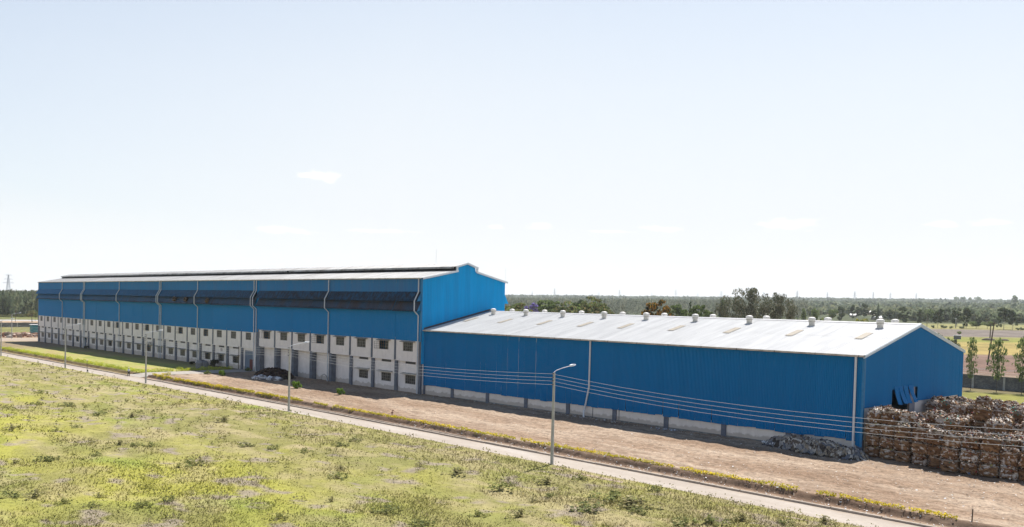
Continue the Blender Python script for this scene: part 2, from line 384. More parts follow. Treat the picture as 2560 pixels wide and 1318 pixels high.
def sheet(name, x0, x1, y0, y1, step, zf, mat, cols=None, stepy=None):
    xs = np.arange(x0, x1 + step * .5, step); ys = np.arange(y0, y1 + (stepy or step) * .5, stepy or step)
    X, Y = np.meshgrid(xs, ys); Z = zf(X, Y); nx, ny = len(xs), len(ys)
    idx = np.arange(nx * ny).reshape(ny, nx)
    q = np.stack([idx[:-1, :-1], idx[:-1, 1:], idx[1:, 1:], idx[1:, :-1]], -1).reshape(-1, 4)
    c = cols(X.ravel(), Y.ravel()) if cols else None
    return obj(name, grid_mesh(name, np.stack([X, Y, Z], -1).reshape(-1, 3), q, c), mat, kind='structure')
def Sn(x): return np.where(x < 0, .0036 * np.maximum(x, -600), .001 * x)
ROAD = -.30
# --- yard of bare earth, with the bank dropping to the road
def bank(Y, X):
    e = (fbm(X / 1.3, Y / 1.3, 3) - .5)
    t = np.clip((Y + 23.45 + e * 1.1) / .42, 0, 1)
    return ROAD * (1 - t) + .16 * t * np.exp(-((Y + 22.7) / 1.1) ** 2)
def yard_z(X, Y):
    b = (fbm(X / 3.1, Y / 3.1, 4) - .5) * .26 + (fbm(X / .7, Y / .7, 3) - .5) * .22
    calm = np.clip((Y + 24) / 1.5, .25, 1)
    return Sn(X) + bank(Y, X) + b * calm + .02
a = Mat('earth', .95, .1)
n = a.noise(.10, (.55, 1.7, 1), 5, .6); n2 = a.noise(1.4, detail=6, rough=.7); n3 = a.noise(5, detail=4, rough=.7)
y = a.xyz()[1]
c = a.ramp(n, [(.3, (.20, .13, .085)), (.46, (.275, .195, .135)), (.58, (.37, .285, .21)), (.75, (.28, .21, .15))])
c = a.mix(1.0, c, a.ramp(n2, [(.28, .45), (.5, .95), (.72, 1.22)]), 'MULTIPLY')
c = a.mix(1.0, c, a.ramp(n3, [(.3, .62), (.6, 1.1)]), 'MULTIPLY')
c = a.mix(a.ramp(a.noise(.22, (.5, 1.5, 1), 5, .65), [(.50, 0.0), (.62, .55)]), c, (.16, .105, .07))
sp = a.ramp(a.noise(7, detail=2), [(.70, 0.0), (.73, 1.0)]); c = a.mix(a.math('MULTIPLY', sp, .6), c, (.55, .5, .45))
bankm = a.ramp(a.math('MULTIPLY_ADD', y, .05, 1.25), [(.045, 0.0), (.07, 1.0), (.105, 1.0), (.125, 0.0)])
c = a.mix(a.math('MULTIPLY', bankm, .75), c, (.10, .062, .042))
a.color(c); a.bump(a.noise(3, detail=8, rough=.75), .7, .12); M['earth'] = a.m
sheet('yard', -55.5, 118, -24.6, .6, .28, yard_z, M['earth'], stepy=.14)
sheet('yard', 75.6, 118, .3, 34, .5, lambda X, Y: Sn(X) + (fbm(X / 2, Y / 2, 3) - .5) * .15 + .03, M['earth'])
# --- lawn left of the side path
def lawn_z(X, Y): return Sn(X) + bank(Y, X) + (fbm(X / 4, Y / 4, 3) - .5) * .16 + .02
a = Mat('lawn', .95, .1); X, y, z = a.xyz()
n = a.noise(.07, (.6, 1.6, 1), 4); n2 = a.noise(1.1, detail=6, rough=.7)
c = a.ramp(n, [(.30, (.25, .175, .10)), (.42, (.29, .25, .10)), (.50, (.28, .265, .085)), (.60, (.20, .225, .06)), (.72, (.31, .265, .10))])
brown = a.ramp(a.math('MULTIPLY', X, -.01), [(1.7, 0.0), (1.0, 0.0)]) 
edge = a.ramp(a.math('MULTIPLY_ADD', y, .05, 1.25), [(.0, .8), (.10, 1.0), (.125, 0.0)])
c = a.mix(a.math('MULTIPLY', edge, .8), c, (.14, .08, .055))
wl_ = a.ramp(a.math('MULTIPLY', y, -.05), [(.12, .7), (.36, 0.0)]); c = a.mix(wl_, c, (.13, .10, .065))
farl = a.ramp(a.math('MULTIPLY', X, -.004), [(.60, 0.0), (.72, .8)]); c = a.mix(farl, c, (.19, .135, .10))
c = a.mix(1.0, c, a.ramp(n2, [(.25, .7), (.5, 1.0), (.75, 1.2)]), 'MULTIPLY')
a.color(c); a.bump(a.noise(4, detail=8, rough=.75), .6, .1); M['lawn'] = a.m
sheet('lawn', -212, -62.8, -24.6, .6, .6, lawn_z, M['lawn'], stepy=.16)
# --- side path of pale slabs running from the road to the door
a = Mat('paving', .85, .2); br = a.n.new('ShaderNodeTexBrick'); br.inputs['Scale'].default_value = 1; br.inputs['Brick Width'].default_value = 1.2; br.inputs['Row Height'].default_value = .9
br.inputs['Mortar Size'].default_value = .02; a.l.new(a.pos(), br.inputs['Vector'])
br.inputs['Color1'].default_value = (.34, .31, .27, 1); br.inputs['Color2'].default_value = (.30, .27, .24, 1); br.inputs['Mortar'].default_value = (.2, .17, .13, 1)
c = a.mix(1.0, br.outputs['Color'], a.ramp(a.noise(1.2, detail=6), [(.3, .8), (.7, 1.1)]), 'MULTIPLY'); a.color(c); M['paving'] = a.m
sheet('side_path', -62.9, -55.4, -24.9, .6, .5, lambda X, Y: Sn(X) + np.clip((Y + 25) / 4, 0, 1) * .34 + ROAD + .03, M['paving'])
# --- road
a = Mat('road', .9, .2)
n = a.noise(.25, (.35, 1.6, 1), 5); n2 = a.noise(2.5, detail=6, rough=.7)
c = a.ramp(n, [(.3, (.285, .24, .20)), (.55, (.34, .295, .25)), (.7, (.365, .325, .285))]); c = a.mix(1.0, c, a.ramp(n2, [(.25, .86), (.75, 1.1)]), 'MULTIPLY')
c = a.mix(a.math('MULTIPLY', a.ramp(a.noise(.9, detail=3), [(.68, 0.0), (.74, 1.0)]), .35), c, (.22, .17, .13))
yy = a.math('ADD', a.xyz()[1], a.math('MULTIPLY_ADD', a.noise(.7, detail=5), 2.4, -1.2))
c = a.mix(a.ramp(a.math('MULTIPLY_ADD', yy, .1, 3.1), [(.12, .75), (.22, .0), (.50, .0), (.60, .6)]), c, (.27, .20, .14))
c = a.mix(a.ramp(a.noise(.35, (.12, 1.4, 1), 3), [(.60, 0.0), (.68, .28)]), c, (.20, .175, .15))
a.color(c); a.bump(a.noise(6, detail=6), .25, .03); M['road'] = a.m
road = sheet('road', -212, 124, -30.4, -24.4, 1.0, lambda X, Y: Sn(X) + ROAD + .012 + (fbm(X / 6, Y / 2, 2) - .5) * .03, M['road'])
sheet('cross_road', -240, -211.6, -60, 70, 4, lambda X, Y: Sn(X) + .03 - .33 * np.clip((X + 222) / 9, 0, 1) * np.clip((-Y - 8) / 6, 0, 1), M['road'])
# kerb stones, each a piece of its own, joints left open
kb = MB().box(-1.96, 1.96, 0, .26, -.2, .19); kme = kb.mesh('kerb_stone'); kme.materials.append(M['kerb'])
bv = bmesh.new(); bv.from_mesh(kme); bmesh.ops.bevel(bv, geom=[e for e in bv.edges if abs((e.verts[0].co - e.verts[1].co).x) > 1], offset=.03, segments=1, affect='EDGES'); bv.to_mesh(kme); bv.free()
x = -206.0
while x < 118:
    if not (-61.6 < x < -53.8):
        obj('kerb_stone', kme, None, road, (x, -25.28 + rnd.uniform(-.02, .02), float(Sn(x)) + ROAD + rnd.uniform(-.02, .012)), (0, 0, rnd.uniform(-.005, .005)))
    x += 4.0
x = -46.0
while x < 40:
    obj('edging_stone', kme, None, road, (x, -24.55 + rnd.uniform(-.03, .03), float(Sn(x)) + ROAD - .03 + rnd.uniform(-.02, .012)), (0, 0, rnd.uniform(-.01, .01)), (1, .55, 1))
    x += 4.0
# --- rough field in the foreground
def fieldz(X, Y):
    near = np.clip((-29.2 - Y) / 6, 0, 1)
    return Sn(X) + ROAD + .03 + near * ((fbm(X / 9, Y / 9, 3) - .45) * .8 + (fbm(X / 1.7, Y / 1.7, 3) - .5) * .3)
def fieldcol(X, Y):
    n = fbm(X / 11, Y / 6, 4); m_ = fbm(X / 4 + 40, Y / 2.2 + 9, 4); p = fbm(X / 1.1, Y / 1.1, 3); w = fbm(X / 20 + 7, Y / 10 + 3, 3)
    verge = np.clip((Y + 54 + (fbm(X / 14, Y / 14, 2) - .5) * 26) / 11, 0, 1)
    ye = np.array([.285, .272, .058]); gr = np.array([.185, .22, .048]); st = np.array([.35, .285, .165]); ol = np.array([.205, .188, .07]); gy = np.array([.26, .215, .165])
    def mixc(a, b, t): return a * (1 - t[:, None]) + b * t[:, None]
    c = np.repeat(ye[None], len(X), 0)
    c = mixc(c, gr, np.clip((n - .46) * 3.2, 0, .75)); c = mixc(c, ol, np.clip((w - .40) * 3.2, 0, .8)); c = mixc(c, st, np.clip((m_ - .52) * 4, 0, .8) * (.55 + .45 * verge))
    c = mixc(c, ol, verge * .68 * np.clip(1.5 - (vnoise(X / 7 + 5, Y / 5) - .5) * 4, 0, 1)); c = mixc(c, st, verge * np.clip((fbm(X / 5, Y / 1.6, 3) - .52) * 5, 0, .5)); c = mixc(c, gy, np.clip((fbm(X / 2.6 + 90, Y / 1.6 + 33, 3) - .66) * 14, 0, .9))
    return c * (.76 + .36 * p)[:, None]
a = Mat('field', .95, .1); c = a.mix(1.0, a.attr(), a.ramp(a.noise(2.2, detail=8, rough=.75), [(.25, .62), (.5, 1.0), (.75, 1.25)]), 'MULTIPLY'); a.color(c); a.bump(a.noise(4, detail=6, rough=.7), .8, .1); M['field'] = a.m
sheet('field', -212, 130, -118, -28.75, .45, fieldz, M['field'], fieldcol)
# --- perimeter wall behind the low shed, and the far one at the left
def block_wall(root, x0, x1, y, h, bay, axis='x'):
    pass
a = Mat('blockwork', .95, .1); n = a.noise(2.2, (1, 1, 2.2), 4, .7); c = a.ramp(n, [(.3, (.085, .09, .095)), (.5, (.145, .145, .145)), (.68, (.22, .205, .19))]); c = a.mix(1.0, c, a.ramp(a.noise(.5, detail=3), [(.3, .8), (.7, 1.2)]), 'MULTIPLY')
a.color(c); a.bump(a.noise(3, (1, 1, 2)), .4, .05); M['blockwork'] = a.m
def wall_run(root, p0, p1, h, bay, courses, bl, thick=.2):
    """piers, panels of coursed blocks with recessed joints, coping stones"""
    p0 = Vector(p0); p1 = Vector(p1); L = (p1 - p0).length; d = (p1 - p0).normalized(); nb = max(1, round(L / bay)); bay = L / nb
    ang = math.atan2(d.y, d.x)
    mb = MB(); ch = h / courses
    mb.box(.15, bay - .15, -thick / 2 + .03, thick / 2 - .03, -.5, h - .01)
    r_ = random.Random(3)
    for k in range(courses):
        x = .15 + (bl / 2 if k % 2 else 0) * .5; xs_ = [.15]
        x = .15 + bl * (.5 if k % 2 else 1)
        while x < bay - .15: xs_.append(x); x += bl
        xs_.append(bay - .15)
        for q0, q1 in zip(xs_[:-1], xs_[1:]):
            t = thick / 2 + r_.uniform(-.012, .02); mb.box(q0 + .012, q1 - .012, -t, t, k * ch + .012, (k + 1) * ch - .012)
    bm = mb.mesh('block_panel'); bm.materials.append(M['blockwork'])
    cop = MB().box(.0, bay, -.2, .2, h + .002, h + .14).mesh('coping'); cop.materials.append(M['kerb'])
    pm = MB().box(-.2, .2, -.24, .24, -.5, h + .05).mesh('pier'); pm.materials.append(M['concrete'])
    for i in range(nb):
        p = p0 + d * bay * i; z = T(p.x, p.y)
        o = obj('block_panel', bm, None, root, (p.x, p.y, z), (0, 0, ang)); o['kind'] = 'stuff'
        obj('coping', cop, None, root, (p.x, p.y, z), (0, 0, ang))
        obj('pier', pm, None, root, (p.x, p.y, z), (0, 0, ang))
    return bay, nb, d, ang
w = thing('perimeter_wall', 'dark block wall with pale piers and wires on posts behind the blue shed', 'wall', (0, 0, 0))
bay, nb, d, ang = wall_run(w, (-210, 147.6), (101.4, 103.3), 2.75, 6.45, 9, .75)
for i in range(nb + 1):
    p = Vector((-210, 147.6)) + d * bay * i; z = T(p.x, p.y)
    if p.x > -60: obj('fence_post', MB().tube([(0, 0, 2.7), (0, 0, 3.75), (0, -.25, 4.35)], .035, 5), M['galv'], w, (p.x, p.y, z))
wm = MB()
for k, zz in enumerate((3.15, 3.6, 4.05, 4.3)):
    wm.tube([(p.x, p.y - (0 if k < 2 else .12 * (k - 1)), T(p.x, p.y) + zz) for p in [Vector((-210, 147.6)) + d * bay * i for i in range(nb + 1)]], .018, 4)
obj('fence_wires', wm, M['galv'], w)
w = thing('perimeter_wall', 'long low dark wall with thin piers left of the tall building', 'wall', (0, 0, 0))
wall_run(w, (-369, -30), (-376, 74), 2.1, 9.4, 6, 1.5)
# --- air
hz = MB().box(-9500, 3500, -2000, 9500, -6, 260)
hm = bpy.data.materials.new('haze'); hm.use_nodes = True; hm.node_tree.nodes.clear()
ho = hm.node_tree.nodes.new('ShaderNodeOutputMaterial'); hp = hm.node_tree.nodes.new('ShaderNodeVolumePrincipled')
hp.inputs['Color'].default_value = (.90, .95, 1.0, 1); hp.inputs['Density'].default_value = 6.5e-5; hp.inputs['Anisotropy'].default_value = .2
hm.node_tree.links.new(hp.outputs[0], ho.inputs['Volume'])
obj('haze', hz, hm, kind='stuff')
# ================================================================ BUILDINGS
def shared(name, mb, mat):
    me = mb.mesh(name); me.materials.append(mat); return me
def corr(w, z0, z1, pitch=.22, depth=.04, jag=0, bend=None, seed=0, rows=1):
    """corrugated sheet: x along, z up, ribs towards -y. z0/z1 numbers or functions of x"""
    r = random.Random(seed); xs_ = []; n = max(1, round(w / pitch)); p = w / n
    for i in range(n):
        xs_ += [(i * p, 0), (i * p + .22 * p, 0), (i * p + .36 * p, -depth), (i * p + .86 * p, -depth)]
    xs_.append((w, 0)); vs = []
    for j in range(rows + 1):
        t = j / rows
        for x, y in xs_:
            a = z0(x) if callable(z0) else z0; b = z1(x) if callable(z1) else z1
            z = a + (b - a) * t; yy = y
            if bend: yy -= bend(x, t)
            vs.append((x, yy, z))
    m_ = len(xs_)
    return MB().add(vs, [(j * m_ + i, j * m_ + i + 1, (j + 1) * m_ + i + 1, (j + 1) * m_ + i) for j in range(rows) for i in range(m_ - 1)])
def slope_sheet(w, y0, z0, y1, z1, pitch=.35, depth=.05):
    xs_ = []; n = max(1, round(w / pitch)); p = w / n
    for i in range(n): xs_ += [(i * p, 0), (i * p + .55 * p, 0), (i * p + .66 * p, depth), (i * p + .9 * p, depth)]
    xs_.append((w, 0)); m_ = len(xs_)
    vs = [(x, y0, z0 + h) for x, h in xs_] + [(x, y1, z1 + h) for x, h in xs_]
    return MB().add(vs, [(i, i + 1, m_ + i + 1, m_ + i) for i in range(m_ - 1)])

# ---------------------------------------------------------------- tall building
B1 = 6.933; JX = -55.46; LX = -56.30
tb = thing('factory_building', 'long tall blue clad factory building with white two storey base and grey roof', 'building', (0, 0, 0))
bays = [(-B1 * (i + 1), 0) for i in range(8)] + [(LX - B1 * (i + 1), 1) for i in range(22)]      # left edge of each bay, section
XL = bays[-1][0]; XR = .28; W1 = 19.04; HE = 19.42
me_top = shared('cladding_panel', corr(B1 - .03, 17.02, 19.3, .46, .05), M['blue_faded'])
me_f1 = shared('canopy_sheet', slope_sheet(B1 - .02, -.92, 15.48, -.06, 17.1, .46, .05), M['blue_soot'])
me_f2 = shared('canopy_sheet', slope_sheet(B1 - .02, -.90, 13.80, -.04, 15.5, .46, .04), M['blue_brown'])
me_mid = [shared('cladding_panel', corr(B1 - .03, z, 15.3, .46, .05), M['blue_paint']) for z in (8.8, 8.12)]
a = M['blue_gable']
def box_hole(x0, x1, z0, z1, hx0, hx1, hz0, hz1, y0, y1):
    mb = MB(); mb.box(x0, hx0, y0, y1, z0, z1); mb.box(hx1, x1, y0, y1, z0, z1); mb.box(hx0, hx1, y0, y1, z0, hz0); mb.box(hx0, hx1, y0, y1, hz1, z1); return mb
def window_mesh(w, h, nx, nz):
    mb = MB(); t = .045
    mb.box(0, w, 0, .06, 0, t * 1.4); mb.box(0, w, 0, .06, h - t * 1.4, h); mb.box(0, t * 1.4, 0, .06, 0, h); mb.box(w - t * 1.4, w, 0, .06, 0, h)
    for i in range(1, nx): mb.box(w * i / nx - t / 2, w * i / nx + t / 2, .004, .05, 0, h)
    for i in range(1, nz): mb.box(0, w, .008, .045, h * i / nz - t / 2, h * i / nz + t / 2)
    return mb
def hood_mesh(w, d):
    return MB().add([(0, 0, 0), (w, 0, 0), (w, -d, -.10), (0, -d, -.10), (0, 0, .10), (w, 0, .10), (w, -d, -.02), (0, -d, -.02)], [(0, 3, 2, 1), (4, 5, 6, 7), (0, 1, 5, 4), (1, 2, 6, 5), (2, 3, 7, 6), (3, 0, 4, 7)])
def grille_mesh(w, h):
    mb = MB(); mb.box(0, w, .05, .09, 0, h)
    for i in range(5): z = h * (i + .5) / 5; mb.add([(0, 0, z - .03), (w, 0, z - .03), (w, .05, z + .03), (0, .05, z + .03)], [(0, 1, 2, 3)])
    return mb
# measures of the two sections: cladding foot, ledge, upper window z, vent z, lower window z, hood z
SEC = [dict(c=8.8, l=5.36, u=(6.97, 8.52), v=(4.82, 5.28), w=(1.40, 2.90), h=3.18, ux=(2.16, 4.94), wx=(2.6, 5.46)),
       dict(c=8.12, l=4.66, u=(6.38, 7.98), v=(4.12, 4.58), w=(.98, 2.46), h=2.68, ux=(1.95, 4.45), wx=(2.45, 5.2))]
for s_ in SEC:
    ux, wx = s_['ux'], s_['wx']
    s_['m_up'] = shared('wall_panel', box_hole(0, B1, s_['l'], s_['c'] + .5, ux[0], ux[1], *s_['u'], 0, .22), M['wall_white'])
    lw = MB(); y0, y1 = .28, .5
    lw.box(0, wx[0], y0, y1, -1.2, s_['l']); lw.box(wx[1], B1, y0, y1, -1.2, s_['l']); lw.box(*wx, y0, y1, -1.2, s_['w'][0]); lw.box(*wx, y0, y1, s_['w'][1], s_['v'][0]); lw.box(*wx, y0, y1, s_['v'][1], s_['l'])
    s_['m_low'] = shared('wall_panel', lw, M['wall_white'])
    s_['m_uw'] = shared('window', window_mesh(ux[1] - ux[0], s_['u'][1] - s_['u'][0], 5, 3), M['frame'])
    s_['m_lw'] = shared('window', window_mesh(wx[1] - wx[0], s_['w'][1] - s_['w'][0], 5, 3), M['frame'])
    s_['m_up_p'] = [shared('pane', MB().box(.05, (ux[1] - ux[0]) / 5 * k - .02, .02, .03, .05, s_['u'][1] - s_['u'][0] - .05), M['glass']) for k in (2, 5)]
    s_['m_lw_p'] = [shared('pane', MB().box(.05, (wx[1] - wx[0]) / 5 * k - .02, .02, .03, .05, s_['w'][1] - s_['w'][0] - .05), M['glass']) for k in (2, 5)]
    s_['m_hu'] = shared('window_hood', hood_mesh(3.7, .55), M['hood']); s_['m_hl'] = shared('window_hood', hood_mesh(3.9, .75), M['hood'])
    s_['m_v'] = shared('air_vent', grille_mesh(wx[1] - wx[0], .46), M['ventgrille'])
    s_['m_pu'] = shared('pilaster', MB().box(0, .5, -.07, .02, s_['l'] - .02, s_['c'] + .2), M['pilaster'])
    s_['m_pl'] = shared('pilaster', MB().box(0, .72, -.03, .3, -1.2, s_['l']), M['pilaster'])
    s_['m_pb'] = shared('pilaster', MB().box(0, .85, -.05, 1.1, -1.2, s_['l'] - .003), M['pilaster'])
    s_['m_led'] = shared('ledge', MB().box(0, B1, -.035, .24, s_['l'] - .1, s_['l'] + .02), M['wall_white'])
me_blank = shared('wall_panel', MB().box(0, B1, 1.0, 1.15, -1.2, 5.25), M['wall_white'])
me_leaf = shared('open_leaf', window_mesh(.95, 1.3, 2, 3), M['frame'])
me_fl = shared('floor_slab', MB().box(0, B1, .1, 12, -.05, .05), M['dark_inside'])
open_up = {1: 1, 4: 1, 7: 1, 13: 1, 16: 1, 19: 1, 24: 1, 11: 0}; open_lo = {9: 0, 10: 1, 11: 1, 16: 1, 20: 1, 24: 0}
for i, (bx, sc_i) in enumerate(bays):
    S = SEC[sc_i]; gz_ = float(Sn(bx))
    obj('cladding_panel', me_top, None, tb, (bx + .015, -.03, 0)); obj('cladding_panel', me_mid[sc_i], None, tb, (bx + .015, -.03 - rnd.uniform(0, .02), 0))
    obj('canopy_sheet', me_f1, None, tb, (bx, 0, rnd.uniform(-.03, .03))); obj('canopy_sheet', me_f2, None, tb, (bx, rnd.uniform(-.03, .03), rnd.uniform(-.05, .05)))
    obj('wall_panel', S['m_up'], None, tb, (bx, 0, 0)); obj('ledge', S['m_led'], None, tb, (bx, 0, 0))
    def win(me, panes, x, y, z, opened, wid, hh):
        w = obj('window', me, None, tb, (x, y, z))
        if opened is None:
            obj('pane', panes[1], None, w)
        else:
            obj('pane', panes[0], None, w, (wid * .6, 0, 0))
            if opened: obj('open_leaf', me_leaf, None, w, (0.02, -.02, .1), (0, 0, R(-128)))
        return w
    ux, wx = S['ux'], S['wx']
    win(S['m_uw'], S['m_up_p'], bx + ux[0], .10, S['u'][0], open_up.get(i), ux[1] - ux[0], 1.5)
    if sc_i == 0 or rnd.random() < 0: obj('window_hood', S['m_hu'], None, tb, (bx + ux[0] - .3, 0, S['u'][1] + .13))
    obj('floor_slab', me_fl, None, tb, (bx, .3, S['l'] + .2))
    if sc_i == 0 and i >= 3:
        obj('wall_panel', me_blank, None, tb, (bx, 0, 0)); obj('pilaster', S['m_pb'], None, tb, (bx - .06, 0, 0))
    elif i == 8:
        dp = MB(); dp.box(0, 1.15, .28, .5, -1.2, 4.66); dp.box(5.3, B1, .28, .5, -1.2, 4.66); dp.box(1.15, 5.3, .28, .5, 4.05, 4.66)
        obj('wall_panel', shared('wall_panel', dp, M['wall_white']), None, tb, (bx, 0, 0))
        obj('door', shared('door', MB().box(1.15, 5.3, .38, .44, -.6, 4.05), M['door_grey']), None, tb, (bx, 0, 0))
        obj('door', shared('door', MB().box(3.4, 4.75, .30, .37, -.6, 2.2), M['red']), None, tb, (bx, 0, 0), label='dark red door')
        obj('pilaster', S['m_pl'], None, tb, (bx - .1, 0, 0))
    else:
        obj('pilaster', S['m_pl'], None, tb, (bx - .1, 0, 0)); obj('wall_panel', S['m_low'], None, tb, (bx, 0, 0))
        obj('air_vent', S['m_v'], None, tb, (bx + wx[0], .32, S['v'][0]))
        if i == 23:
            obj('door', shared('door', MB().box(3.3, 4.9, .24, .27, -.9, 2.0), M['door_grey']), None, tb, (bx, 0, 0))
        else: win(S['m_lw'], S['m_lw_p'], bx + wx[0], .34, S['w'][0], open_lo.get(i), wx[1] - wx[0], 1.5)
        obj('window_hood', S['m_hl'], None, tb, (bx + wx[0] - .55, .28, S['h']))
    obj('pilaster', S['m_pu'], None, tb, (bx - (.2 if sc_i else .25), 0, 0))
    if not sc_i and i == 7: pass
# movement joint and end strips
obj('joint_strip', MB().box(LX, JX, -.04, .2, -.5, 15.3), M['pilaster'], tb)
obj('joint_strip', MB().box(LX, JX, -.06, .1, 8.3, HE), M['blue_paint'], tb)
obj('corner_strip', MB().box(-.32, .26, -.05, .3, -.3, 8.8), M['pilaster'], tb)
obj('corner_strip', MB().box(-.05, .30, -.12, .12, 8.7, 19.35), M['blue_trim'], tb)
obj('corner_strip', MB().box(XL - .3, XL, -.06, .3, -1.2, 19.3), M['pilaster'], tb)
for x0 in (.02, XL - .22):
    for z0, z1, yy in ((15.48, 17.1, -.92), (13.8, 15.5, -.9)):
        obj('canopy_end', MB().add([(x0, 0, z1), (x0, yy, z0), (x0, 0, z0 + .12), (x0 + .05, 0, z1), (x0 + .05, yy, z0), (x0 + .05, 0, z0 + .12)], [(0, 1, 2), (5, 4, 3), (0, 3, 4, 1), (1, 4, 5, 2)]), M['blue_trim'], tb)
# gable end, sheet by sheet, following the stepped roof line
def prof1(y):
    yy = min(y, W1 - y)
    if yy < 7.3: return HE + (20.95 - HE) * yy / 7.3
    return 21.62 + (22.3 - 21.62) * (yy - 7.3) / (W1 / 2 - 7.3)
ns = 20; sw = W1 / ns
for i in range(ns):
    y0 = i * sw
    mb = corr(sw - .012, 5.0, lambda x, y0=y0: prof1(min(max(y0 + x, .01), W1 - .01)) - .05, .32, .045)
    obj('gable_sheet', mb, M['blue_gable'], tb, (XR, y0, 0), (0, 0, R(90)))
obj('gable_foot', MB().box(.0, .25, .3, W1, -1, 5.02), M['wall_white'], tb)
g2 = MB(); pts_ = [(0, HE)] + [(7.3, 20.95), (7.3, 21.62), (W1 / 2, 22.3), (W1 - 7.3, 21.62), (W1 - 7.3, 20.95), (W1, HE)]
g2.add([(XL, y, z - .05) for y, z in pts_] + [(XL, W1, -1), (XL, 0, -1)], [tuple(range(9))])
obj('end_wall', g2, M['blue_paint'], tb); g2 = MB(); g2.add([(.1, y, z - .3) for y, z in pts_] + [(.1, W1, -1), (.1, .6, -1)], [tuple(range(9))[::-1]])
obj('end_wall', g2, M['blue_paint'], tb)
obj('rear_wall', MB().box(XL, .25, W1 - .1, W1 + .02, -1, HE - .1), M['blue_paint'], tb)
fb = MB().add([(XL, W1 + .02, 17.1), (XR, W1 + .02, 17.1), (XR, W1 + .95, 15.5), (XL, W1 + .95, 15.5), (XL, W1 + .02, 15.5), (XR, W1 + .02, 15.5)], [(0, 1, 2, 3), (1, 5, 2), (0, 3, 4)])
obj('canopy_sheet', fb, M['blue_gable'], tb)
# roof
mr1 = shared('roof_panel', slope_sheet(B1 - .01, -.22, HE, 7.35, 20.98, .46, .05), M['roof_grey'])
mr2 = shared('roof_panel', slope_sheet(B1 - .01, W1 + .22, HE, W1 - 7.35, 20.98, .46, .05), M['roof_grey'])
mm1 = shared('monitor_roof', slope_sheet(B1 - .01, 7.0, 21.66, W1 / 2, 22.36, .46, .04), M['roof_grey']); mm2 = shared('monitor_roof', slope_sheet(B1 - .01, W1 - 7.0, 21.66, W1 / 2, 22.36, .46, .04), M['roof_grey'])
ml = MB(); ml.box(0, B1, 7.36, 7.42, 20.9, 21.66)
for k in range(4): ml.add([(0, 7.2, 21.0 + k * .17), (B1, 7.2, 21.0 + k * .17), (B1, 7.36, 21.12 + k * .17), (0, 7.36, 21.12 + k * .17)], [(0, 1, 2, 3)])
ml = shared('monitor_louvre', ml, M['louvre']); mfa = shared('monitor_fascia', MB().box(0, B1, 6.9, 6.99, 21.36, 21.68), M['roof_grey'])
for i, (bx, s_) in enumerate(bays):
    bw = 1.0 if i != 7 else 1.0
    for me in (mr1, mr2, mm1, mm2, ml, mfa): obj(me.name.split('.')[0], me, None, tb, (bx, 0, 0))
obj('roof_panel', slope_sheet(-LX + JX + .02, -.22, HE, 7.35, 20.98), M['roof_grey'], tb, (LX - .01, 0, 0)); obj('monitor_roof', slope_sheet(-LX + JX, 7.0, 21.66, W1 / 2, 22.36), M['roof_grey'], tb, (LX, 0, 0))
obj('monitor_louvre', MB().box(LX, JX, 7.3, 7.42, 20.9, 21.66), M['louvre'], tb)
obj('roof_panel', slope_sheet(.78, -.22, HE, 7.35, 20.98), M['roof_grey'], tb, (0, 0, 0)); obj('roof_panel', slope_sheet(.78, W1 + .22, HE, W1 - 7.35, 20.98), M['roof_grey'], tb)
obj('monitor_roof', slope_sheet(.78, 7.0, 21.66, W1 / 2, 22.36), M['roof_grey'], tb); obj('monitor_roof', slope_sheet(.78, W1 - 7.0, 21.66, W1 / 2, 22.36), M['roof_grey'], tb)
obj('gutter', MB().box(XL - .1, .3, -.40, -.2, HE - .16, HE + .02), M['gutter'], tb); obj('gutter', MB().box(XL - .1, .3, W1 + .2, W1 + .40, HE - .16, HE + .02), M['gutter'], tb)
vb = MB()
def verge(mb, pts, x, h=.32, t=.12):
    for (y0, z0), (y1, z1) in zip(pts[:-1], pts[1:]):
        if abs(y1 - y0) < .02: mb.box(x, x + t, y0 - .14, y0 + .14, min(z0, z1) - .05, max(z0, z1) + .05); continue
        mb.add([(x, y0, z0 - h * .75), (x, y1, z1 - h * .75), (x, y1, z1 + h * .25), (x, y0, z0 + h * .25), (x + t, y0, z0 - h * .75), (x + t, y1, z1 - h * .75), (x + t, y1, z1 + h * .25), (x + t, y0, z0 + h * .25)],
               [(0, 1, 2, 3), (7, 6, 5, 4), (0, 4, 5, 1), (3, 2, 6, 7)])
vp = [(-.25, HE - .03), (7.45, 21.0), (7.2, 21.6), (7.0, 21.66), (W1 / 2, 22.4), (W1 - 7.0, 21.66), (W1 - 7.2, 21.6), (W1 - 7.45, 21.0), (W1 + .25, HE - .03)]
for k, seg in enumerate(((0, 1), (3, 4), (4, 5), (7, 8))):
    mb = MB(); verge(mb, [vp[seg[0]], vp[seg[1]]], .66); obj('verge_trim', mb, M['trim_white'], tb)
for yy in (7.2, W1 - 7.2): obj('verge_trim', MB().box(.5, .79, yy - .13, yy + .13, 20.9, 21.6), M['trim_white'], tb)
obj('lightning_rod', MB().tube([(-8, W1 / 2, 22.3), (-8, W1 / 2, 25)], .025, 4), M['galv'], tb); obj('lightning_rod', MB().tube([(.4, W1 - .1, 19.4), (.4, W1 - .1, 22)], .02, 4), M['galv'], tb)
